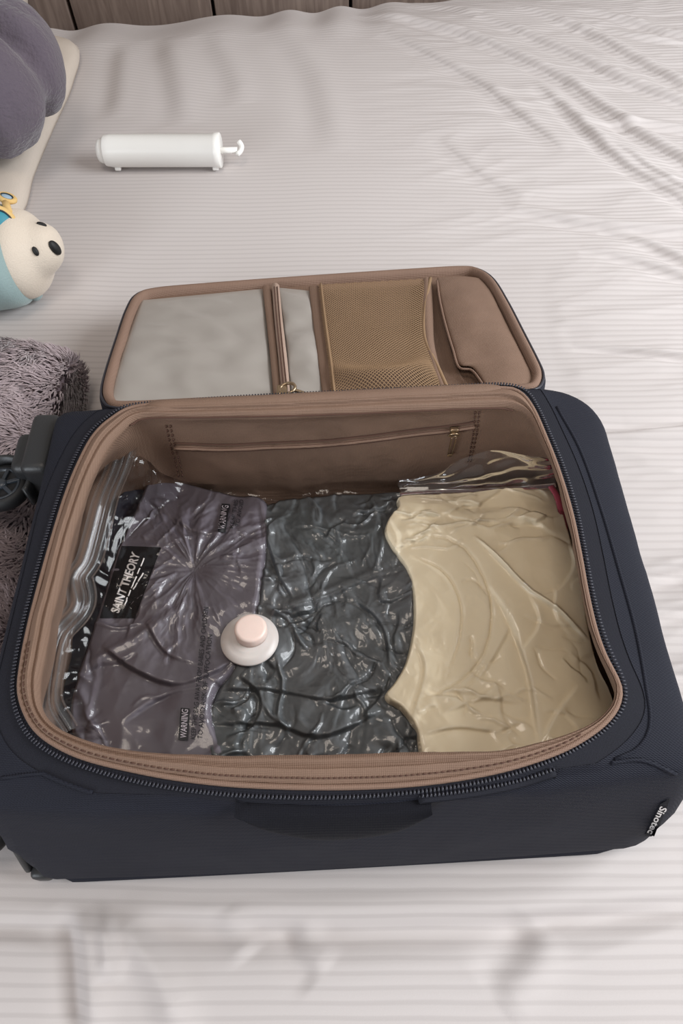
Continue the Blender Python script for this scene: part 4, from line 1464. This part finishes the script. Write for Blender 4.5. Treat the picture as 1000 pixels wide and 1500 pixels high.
def vacuum_bag(S):
    edge = PP([(a, b) for a, b, _ in BAG], [h for _, _, h in BAG])
    nth = 700
    e = crom(edge, nth, True)
    c = np.array([-.02, .31])
    ss = np.concatenate([np.linspace(1, .86, 56)[:-1], np.linspace(.86, .004, 170)])
    X = c[0] + (e[None, :, 0] - c[0]) * ss[:, None]
    Y = c[1] + (e[None, :, 1] - c[1]) * ss[:, None]
    Z = film_height(X, Y, e[None, :, 2] + 0 * X, ss[:, None] + 0 * X)
    k = len(ss)
    V = np.stack([X, Y, Z], -1).reshape(-1, 3)
    F = grid_faces(k, nth, True)
    root = empty('vacuum_bag', (c[0], c[1], .022))
    tag(root, 'clear plastic vacuum storage bag with white valve, packed in the open suitcase', 'storage bag')
    mesh_obj('film', V, F, M['film'], root)
    bvh = BVHTree.FromPolygons([tuple(a) for a in V], [tuple(int(i) for i in q) for q in F])
    # underside lies on the floor of the case
    B = np.array([[(c[0] + (e[i, 0] - c[0]) * s, c[1] + (e[i, 1] - c[1]) * s, z) for i in range(0, nth, 4)] for s, z in ((.95, .040), (.92, .0235), (.5, .0225), (.01, .0225))])
    mesh_obj('film_underside', B.reshape(-1, 3), [tuple(q)[::-1] for q in grid_faces(4, nth // 4, True)], M['film'], root)
    # ribbed seal along the left edge
    strip = crom(np.array([e3 for e3 in PP([(a, b) for a, b, _ in BAG[:11]], [h for _, _, h in BAG[:11]])]), 120)
    t = np.gradient(strip, axis=0)
    t /= np.linalg.norm(t, axis=1)[:, None]
    side = np.cross([0, 0, 1.0], t)
    side /= np.linalg.norm(side, axis=1)[:, None]
    if side[:, 0].mean() < 0:
        side = -side
    rows = []
    for q in np.linspace(-.008, .022, 16):
        h = .0022 + .002 * math.cos(q * 500) + .004 * (abs(q - .007) / .015)
        rows.append(strip + side * q + np.array([0, 0, 1.0]) * h + [0, 0, .10 * max(0, -q)])
    A = np.array(rows).transpose(1, 0, 2)
    mesh_obj('seal_strip', A.reshape(-1, 3), [tuple(x) for x in grid_faces(120, 16)], M['seal'], root)
    tr = MB()
    for q in (.001, .008, .014):
        tr.add(*tube(strip + side * q + [0, 0, .0045], .0013, 7))
    tr.build('seal_track', M['seal'], root)
    # slack film standing up against the back wall on the right
    base = crom(np.array([P(585, 726, .080), P(640, 722, .082), P(700, 720, .083), P(760, 717, .083), P(812, 713, .085)]), 70)
    rows = []
    for i, b in enumerate(base):
        s = i / 69
        hgt = .058 * math.sin(math.pi * min(1, .05 + s * .72)) ** .8 * (.55 + .45 * s)
        row = []
        for tt in np.linspace(0, 1, 30):
            y = .010 * math.sin(tt * 3.2 + s * 9) * tt + .006 * float(noise2(s * 7, tt * 5, 121))
            row.append(b + np.array([.006 * float(noise2(s * 6, tt * 4, 123)), .016 * tt + y * .7, hgt * tt]))
        rows.append(row)
    A = np.array(rows)
    mesh_obj('film_flap', A.reshape(-1, 3), [tuple(x) for x in grid_faces(70, 30)], M['film_flap'], root)
    r = MB()
    rp = base + [0, -.001, .004]
    r.add(*tube(rp, .0034, 8, False, .5))
    r.build('pink_seal', M['pink_seal'] if 'pink_seal' in M else M['red_seal'], root)
    rs = crom(np.array([P(806, 712, .090), P(816, 728, .088), P(824, 760, .086), P(830, 790, .085)]), 24)
    MB().add(*tube(rs, .0036, 8, False, .4)).build('red_seal', M['red_seal'], root)
    # valve
    q = bvh.ray_cast(Vector((0, 0, CAMZ)), ray(366, 938).normalized())
    hc = np.array(q[0])
    hc[2] = .0885
    axis = np.array([.03, .10, 1.0])
    axis /= np.linalg.norm(axis)
    vl = S['empty_child']('valve', root, hc)
    MB().add(*lathe([(.0001, -.008), (.020, -.008), (.0285, -.001), (.0290, .0005), (.0285, .002), (.022, .0042), (.018, .0052), (.0165, .006), (.0001, .006)], 56, hc, axis)).build('valve_flange', M['valve'], vl)
    cc = hc + axis * .0055 + np.array([.002, .004, 0])
    MB().add(*lathe([(.0160, 0), (.0163, .004), (.0160, .0095), (.0150, .0112), (.0125, .0118), (.0001, .0116)], 48, cc, axis)).build('valve_cap', M['valve_cap'], vl)
    # printing on the film
    mp = decal_map(bvh, .0009)
    mp2 = decal_map(bvh, .0016)

    def block(cs, p0, p1, up):
        v, f = quad_patch(cs, mp, 8, 14)
        o = mesh_obj('warning_print', v, f, M['print'], root)
        put_text('lettering', 'WARNING', p0, p1, up, mp2, M['print_grey'], o, bold=.01)
    block([(261, 1084), (265, 1037), (278, 1038), (275, 1085)], (273, 1082), (276, 1040), (-9, -1))
    block([(319, 779), (325, 738), (337, 739), (330, 781)], (328.5, 777), (334.5, 742), (-8.5, -1))
    put_text('warning_lettering', 'KEEP THIS BAG AWAY FROM BABIES AND CHILDREN', (286, 1083), (305, 890), (-7, -.7), mp, M['print'], root)
    put_text('warning_lettering', 'TO AVOID RISK OF SUFFOCATION', (296, 1083), (311, 930), (-7, -.7), mp, M['print'], root)
    put_text('warning_lettering', 'KEEP THIS', (342, 774), (349, 733), (-6, -1), mp, M['print'], root)
    put_text('warning_lettering', 'TO AVOID', (350, 772), (357, 733), (-6, -1), mp, M['print'], root)
    S['film_bvh'] = bvh
    return root


M['pink_seal'] = film_mat('pink_seal', tint=srgb(196, 130, 142), rough=0.15, strength=0.1, gain=1.0, base=0.04, milk=0.1)
M['print_grey'] = plain_mat('grey_ink', srgb(168, 158, 164), rough=0.6)


def garments(S):
    a = garment('folded_garment', LEFT, zh_left, M['purple'], .0235, 'purple-grey folded garment with a black cloth label, at the left of the vacuum bag', P(262, 900, ZB)[:2], width=.007, zedge=.064)
    b = garment('folded_garment', MID, zh_mid, M['green'], .0235, 'crumpled dark slate garment in the middle of the vacuum bag, beside the white valve', P(480, 920, ZB)[:2], width=.007, zedge=.064)
    c = garment('folded_garment', CREAM, zh_cream, M['cream'], .030, 'cream folded garment with curved seams at the right of the vacuum bag', P(715, 915, ZB)[:2], width=.003, zedge=.082)
    garment('folded_garment', GAP_FILL, zh_gap_fill, M['gap_garment'], .0232, 'added dark navy garment filling the dark gap between the purple-grey garment and the left wall of the suitcase', None, 40, 240)
    # neck label of the left garment
    me = a.data
    loc = np.array(a.location)
    vv = [tuple(np.array(x.co) + loc) for x in me.vertices]
    bv = BVHTree.FromPolygons(vv, [tuple(p.vertices) for p in me.polygons])
    mp = decal_map(bv, .0006)
    v, f = quad_patch([(146, 906), (178, 800), (236, 802), (198, 906)], mp, 24, 24)
    o = mesh_obj('cloth_label', v, f, M['label_black'], a)
    o['label'] = 'black cloth label with white lettering'
    mp2 = decal_map(bv, .0012)
    put_text('lettering', 'SAINT THEORY', (174, 899), (205.5, 812), (-11.5, -3.5), mp2, M['white_ink'], o, bold=.028)
    ln = MB()
    for p0, p1, cuts in (((182.5, 887), (211.5, 818), (0, .17, .2, .33, .36, .62, .66, .78, .82, 1)), ((196, 864), (210, 840), (0, .4, .46, 1))):
        p0, p1 = np.array(p0, float), np.array(p1, float)
        for i in range(0, len(cuts), 2):
            a_, b_ = p0 + (p1 - p0) * cuts[i], p0 + (p1 - p0) * cuts[i + 1]
            q = np.array([mp2(*(a_ * (1 - t) + b_ * t)) for t in np.linspace(0, 1, 6)])
            ln.add(*tube(q, .0008, 5))
    ln.build('fine_print', M['white_ink'], o)


# ------------------------------------------------------------------ things on the bed
def pump():
    r = .0275
    x0, x1 = -.413, -.197
    y = P(232, 221, r)[1]
    tilt = 0.02
    root = empty('vacuum_hand_pump', ((x0 + x1) / 2, y, 0))
    tag(root, 'white plastic hand pump with a thin rod handle lying on the far sheet', 'hand pump')

    def along(x):
        return np.array([x, y + (x - x0) * -.045 + .004, r + .001])
    ax = along(x1) - along(x0)
    Ln = np.linalg.norm(ax)
    ax /= Ln
    prof = [(.0001, .008), (.0248, .008), (.0255, .010), (.0262, .016), (.0270, .020), (.0272, Ln - .012), (.0285, Ln - .010), (.0287, Ln - .001), (.0278, Ln), (.0001, Ln)]
    MB().add(*lathe(prof, 56, along(x0), ax)).build('barrel', M['white'], root)
    cap = [(.0001, -.006), (.012, -.006), (.0185, -.003), (.0205, .001), (.021, .009), (.0001, .009)]
    MB().add(*lathe(cap, 40, along(x0), ax)).build('nozzle_cap', M['white'], root)
    rod = MB()
    rod.add(*tube([along(x1 - .01), along(x1 + .030)], .0052, 12))
    e = along(x1 + .034)
    rod.add(*tube(crom(np.array([e + [-.004, -.010, -.002], e + [.002, -.002, 0], e + [.004, .006, .004], e + [-.001, .012, .010]]), 10), .0045, 9))
    rod.build('rod_handle', M['white'], root)
    for x in (x0 + .026, x1 - .012):
        mesh_obj('foot', *rbox(along(x) + [0, -.0135, -.0250], (.011, .008, .006), .0015), M['white'], root)


def superpillow(c, size, n=(110, 80), e=2.6, ez=2.0, disp=None, flat_bottom=True):
    """cushion shape: squarish in plan, rounded in section"""
    u = np.linspace(0, 2 * math.pi, n[0], endpoint=False)
    v = np.linspace(-math.pi / 2, math.pi / 2, n[1])
    cu, su = np.cos(u), np.sin(u)
    px, py = np.sign(cu) * np.abs(cu) ** (2 / e), np.sign(su) * np.abs(su) ** (2 / e)
    rr = np.cos(v) ** (2 / ez)
    zz = np.sign(np.sin(v)) * np.abs(np.sin(v)) ** (2 / ez)
    X = rr[:, None] * px[None] * size[0]
    Y = rr[:, None] * py[None] * size[1]
    Z = np.repeat(zz[:, None], n[0], 1) * size[2]
    if disp is not None:
        k = disp(X, Y, Z)
        X, Y, Z = X * (1 + k / size[0] * .6), Y * (1 + k / size[1] * .6), Z + k * np.sign(Z) * np.minimum(1, np.abs(Z) / size[2] * 2)
    V = np.stack([X, Y, Z], -1).reshape(-1, 3)
    if flat_bottom:
        V[:, 2] = np.maximum(V[:, 2], -size[2] * .62)
    V += np.asarray(c)
    F = [tuple(q) for q in grid_faces(n[1], n[0], True)]
    return V, F


def rotz(V, c, a):
    c = np.asarray(c, float)
    s, co = math.sin(a), math.cos(a)
    q = V - c
    return np.stack([q[:, 0] * co - q[:, 1] * s, q[:, 0] * s + q[:, 1] * co, q[:, 2]], -1) + c


def soft_things():
    # flat cream pillow under the grey cushion
    poly = crom(PP([(104, 50), (103, 100), (72, 170), (44, 235), (20, 300), (-60, 330), (-170, 300), (-190, 160), (-120, 60), (0, 40)], .03)[:, :2], 90, True)
    c = poly.mean(0)
    ss = np.linspace(1, .02, 30)
    X = c[0] + (poly[None, :, 0] - c[0]) * ss[:, None]
    Y = c[1] + (poly[None, :, 1] - c[1]) * ss[:, None]
    Z = .012 + .024 * np.sqrt(1 - np.clip(ss[:, None] * 4 - 3, 0, 1) ** 2) + .003 * fbm(X, Y, 8, 2, 131)
    low = np.stack([c[0] + (poly[:, 0] - c[0]) * .98, c[1] + (poly[:, 1] - c[1]) * .98, 0 * poly[:, 0] + .001], -1)
    V = np.concatenate([low[None], np.stack([X, Y, Z], -1)]).reshape(-1, 3)
    F = [tuple(q) for q in grid_faces(31, 90, True)] + [tuple(range(90))[::-1], tuple(30 * 90 + j for j in range(90))]
    o = mesh_obj('flat_pillow', V, F, M['cream_pillow'], loc=(c[0], c[1], 0))
    tag(o, 'flat cream pillow lying under the dark grey cushion', 'pillow')
    # cream cushion further back in the corner
    c = np.array([-.80, 1.835, .070])
    V, F = superpillow(c, (.135, .045, .095), e=4, ez=2.8)
    o = mesh_obj('cream_cushion', V, F, M['cream_pillow'], loc=(c[0], c[1], .01))
    tag(o, 'cream cushion propped against the headboard in the far left corner', 'cushion')
    # dark grey cushion with deep curved folds
    c = np.array([-.662, 1.300, .138])

    def folds(x, y, z):
        q = y * .75 + x * .95 - .9 * x * x
        return -.026 * np.abs(np.cos(q * 24 + .8 * np.sin(x * 9 + 1))) ** 7 + .005 * fbm(x, y, 20, 3, 141)
    V, F = superpillow(c, (.204, .190, .122), (260, 170), 2.3, 2.2, folds)
    V[:, 2] = np.maximum(V[:, 2], .046)
    o = mesh_obj('grey_cushion', V, F, M['grey_plush'], loc=(c[0], c[1], .046))
    tag(o, 'dark grey plush cushion with curved folds at the far left of the bed', 'cushion')


def fur_blanket():
    c = np.array([-.60, .482, .045])

    def lump(x, y, z):
        return .006 * fbm(x, y, 12, 3, 151)
    V, F = superpillow(c, (.262, .240, .066), (180, 100), 9, 3.0, lump)
    # a folded lip along the far right edge
    V[:, 2] = np.maximum(V[:, 2], .0015)
    m = V[:, 1] < .56
    lim = np.where(V[:, 1] < .56, -.318, -.318 - .0)
    V[:, 0] = np.minimum(V[:, 0], np.where(V[:, 1] > .53, -.352, -.312))
    root = empty('fur_throw', (c[0], c[1], 0))
    tag(root, 'mauve-grey fluffy throw folded thick beside the wheel end of the suitcase', 'blanket')
    base = mesh_obj('pile_backing', V, F, M['fur_base'], root)
    me = base.data
    tri = []
    me.calc_loop_triangles()
    T = np.array([t.vertices[:] for t in me.loop_triangles])
    A, B, C = V[T[:, 0]], V[T[:, 1]], V[T[:, 2]]
    nrm = np.cross(B - A, C - A)
    area = np.linalg.norm(nrm, axis=1) + 1e-15
    nu = nrm / area[:, None]
    out = (nu * ((A + B + C) / 3 - c)).sum(1) < 0
    nu[out] *= -1
    wgt = area * (nu[:, 2] > -.2) * (((A + B + C) / 3)[:, 0] > -.60) * (((A + B + C) / 3)[:, 2] > .01)
    n = 30000
    k = rng.choice(len(T), n, p=wgt / wgt.sum())
    r1, r2 = np.sqrt(rng.random(n)), rng.random(n)
    p = A[k] * (1 - r1)[:, None] + B[k] * (r1 * (1 - r2))[:, None] + C[k] * (r1 * r2)[:, None]
    N = nu[k]
    a = 2.2 * fbm(p[:, 0], p[:, 1], 16, 2, 161) + 3.6 + rng.normal(0, .35, n)
    lay = np.stack([np.cos(a), np.sin(a), 0 * a - .1], -1)
    lay -= N * (lay * N).sum(1)[:, None]
    ln = (.012 + .008 * rng.random(n))[:, None]
    sd = np.cross(N, lay)
    sd /= np.linalg.norm(sd, axis=1)[:, None] + 1e-9
    wd = .0013
    mid = p + N * ln * .45 + lay * ln * .35
    tip = p + N * ln * .55 + lay * ln * 1.05
    q = np.stack([p - sd * wd, p + sd * wd, mid + sd * wd * .9, mid - sd * wd * .9, tip], 1)
    q[..., 0] = np.minimum(q[..., 0], np.where(q[..., 1] > .53, -.33, -.304))
    V2 = q.reshape(-1, 3)
    b0 = np.arange(n) * 5
    F2 = np.vstack([np.stack([b0, b0 + 1, b0 + 2], -1), np.stack([b0, b0 + 2, b0 + 3], -1), np.stack([b0 + 3, b0 + 2, b0 + 4], -1)])
    o = mesh_obj('fur', V2, F2, M['fur'], root)
    o['kind'] = 'stuff'


def ellipsoid(c, r, n=(48, 32), R=None, disp=None):
    u = np.linspace(0, 2 * math.pi, n[0], endpoint=False)
    v = np.linspace(-math.pi / 2, math.pi / 2, n[1])
    D = np.stack([np.cos(v)[:, None] * np.cos(u)[None], np.cos(v)[:, None] * np.sin(u)[None], np.repeat(np.sin(v)[:, None], n[0], 1)], -1)
    s = np.ones(D.shape[:2])
    if disp is not None:
        s = disp(D)
    V = (D * s[..., None] * np.asarray(r)).reshape(-1, 3)
    if R is not None:
        V = V @ np.array(R).T
    return V + np.asarray(c), [tuple(q) for q in grid_faces(n[1], n[0], True)]


def plush_bear():
    hc = P(33, 373, .066)
    root = empty('plush_bear', (hc[0] - .04, hc[1], 0))
    tag(root, 'cream plush bear in a pale teal hood with mustard goggles, lying at the left', 'plush toy')
    # head: rounded with a broad muzzle pushed towards the right
    axis = np.array([.99, .05, .09])
    axis /= np.linalg.norm(axis)
    AR = Matrix.Rotation(math.radians(3), 3, 'Z') @ Matrix.Rotation(math.radians(-5), 3, 'Y')
    mdir = np.array([.80, -.06, .18])
    mdir /= np.linalg.norm(mdir)

    def headshape(D):
        d = np.clip(D @ mdir, -1, 1)
        ang = np.arccos(d)
        return 1 + .54 * np.exp(-(ang / .47) ** 2.8)
    rad = np.array([.043, .065, .064])
    V, F = ellipsoid(hc, rad, (90, 60), None, headshape)
    mesh_obj('head', V, F, M['bear'], root)
    bv = BVHTree.FromPolygons([tuple(a) for a in V], F)
    mp = decal_map(bv, .0)

    def blob(name, px, py, rx, ry, mat, lift=.001, ang=0.0, thick=.003):
        p = mp(px, py)
        if p is None:
            return
        h = bv.ray_cast(Vector((0, 0, CAMZ)), ray(px, py).normalized())
        nn = h[1] if h[1].dot(ray(px, py)) < 0 else -h[1]
        q = nn.to_track_quat('Z', 'Y').to_matrix() @ Matrix.Rotation(ang, 3, 'Z')
        V_, F_ = ellipsoid(p + np.array(nn) * lift, (rx, ry, thick), (28, 16), q)
        mesh_obj(name, V_, F_, mat, root)
    S_ = 1 / 960.0
    blob('nose', 80, 363, 7 * S_, 12 * S_, M['bear_black'], .001, .2, .005)
    blob('eye', 52, 368, 3.8 * S_, 6.5 * S_, M['bear_black'], .0005, .2)
    blob('eye', 61, 329, 2.6 * S_, 7 * S_, M['bear_black'], .0005, -.9)
    # hood wrapped round the back of the head, body behind it
    def hoodshape(D):
        x, yz = np.abs(D[..., 0]), np.hypot(D[..., 1], D[..., 2])
        return 1 / (x ** 5 + yz ** 5) ** .2
    V, F = ellipsoid(hc - axis * .052 + [0, -.002, .002], (.056, .079, .072), (80, 60), AR, hoodshape)
    V[:, 2] = np.maximum(V[:, 2], .002)
    mesh_obj('hood', V, F, M['teal'], root)
    hb = BVHTree.FromPolygons([tuple(a) for a in V], F)
    hm = decal_map(hb, .003)
    V, F = ellipsoid(hc + [-.14, -.025, -.006], (.10, .075, .062), (50, 34))
    V[:, 2] = np.maximum(V[:, 2], .002)
    mesh_obj('body', V, F, M['teal'], root)
    pw = P(50, 426, .018)
    V, F = ellipsoid(pw, (.012, .014, .016), (24, 16))
    mesh_obj('paw', V, F, M['teal'], root)
    # goggles pushed up on the hood
    g = MB()
    ctr = hm(3, 329)
    ctr2 = hm(9, 296)
    ctr = P(3, 329, .12) if ctr is None else ctr
    ctr2 = P(10, 290, .125) if ctr2 is None else ctr2
    n1 = Vector((.55, -.55, .62)).normalized()
    def ring_at(c_, n_, rx, ry, rt, name, mat, ang=0.0):
        q = n_.to_track_quat('Z', 'Y').to_matrix() @ Matrix.Rotation(ang, 3, 'Z')
        a = np.linspace(0, 2 * math.pi, 36, endpoint=False)
        pts = np.stack([rx * np.cos(a), ry * np.sin(a), 0 * a], -1) @ np.array(q).T + c_
        return tube(pts, rt, 8, True), q
    (v1, f1), q1 = ring_at(ctr, n1, .0155, .0215, .0045, '', None)
    g.add(v1, f1)
    n2 = Vector((.25, .25, .9)).normalized()
    (v2, f2), q2 = ring_at(ctr2, n2, .0135, .0095, .0038, '', None)
    g.add(v2, f2)
    g.add(*tube([ctr + np.array([.004, .020, .002]), ctr2 + np.array([0, -.009, 0])], .0055, 10))
    gg = g.build('goggles', M['yellow'], root)
    MB().add(*ellipsoid(ctr, (.0145, .0205, .004), (30, 16), q1)).build('goggle_lens', M['lens_blue'], gg)
    MB().add(*ring_at(ctr + np.array(n1) * .0025, n1, .0132, .0190, .0016, '', None)[0]).build('lens_rim', M['dark_trim'], gg)
    MB().add(*ellipsoid(ctr2, (.0125, .0085, .003), (30, 16), q2)).build('goggle_lens', M['lens_pale'], gg)
    MB().add(*ring_at(ctr2 + np.array(n2) * .002, n2, .0115, .0075, .0014, '', None)[0]).build('lens_rim', M['dark_trim'], gg)
    # strap over the back of the hood, out of the picture
    st = crom(np.array([ctr + [-.012, -.004, .0], hc + [-.075, -.02, .068], hc + [-.115, -.03, .02]]), 16)
    MB().add(*tube(st, .005, 8, False, .5)).build('goggle_strap', M['yellow'], gg)


setting()
headboard()
bed_sheet()
CASE = suitcase()
suitcase_details(CASE)
lid(CASE)
garments(CASE)
vacuum_bag(CASE)
pump()
soft_things()
fur_blanket()
plush_bear()
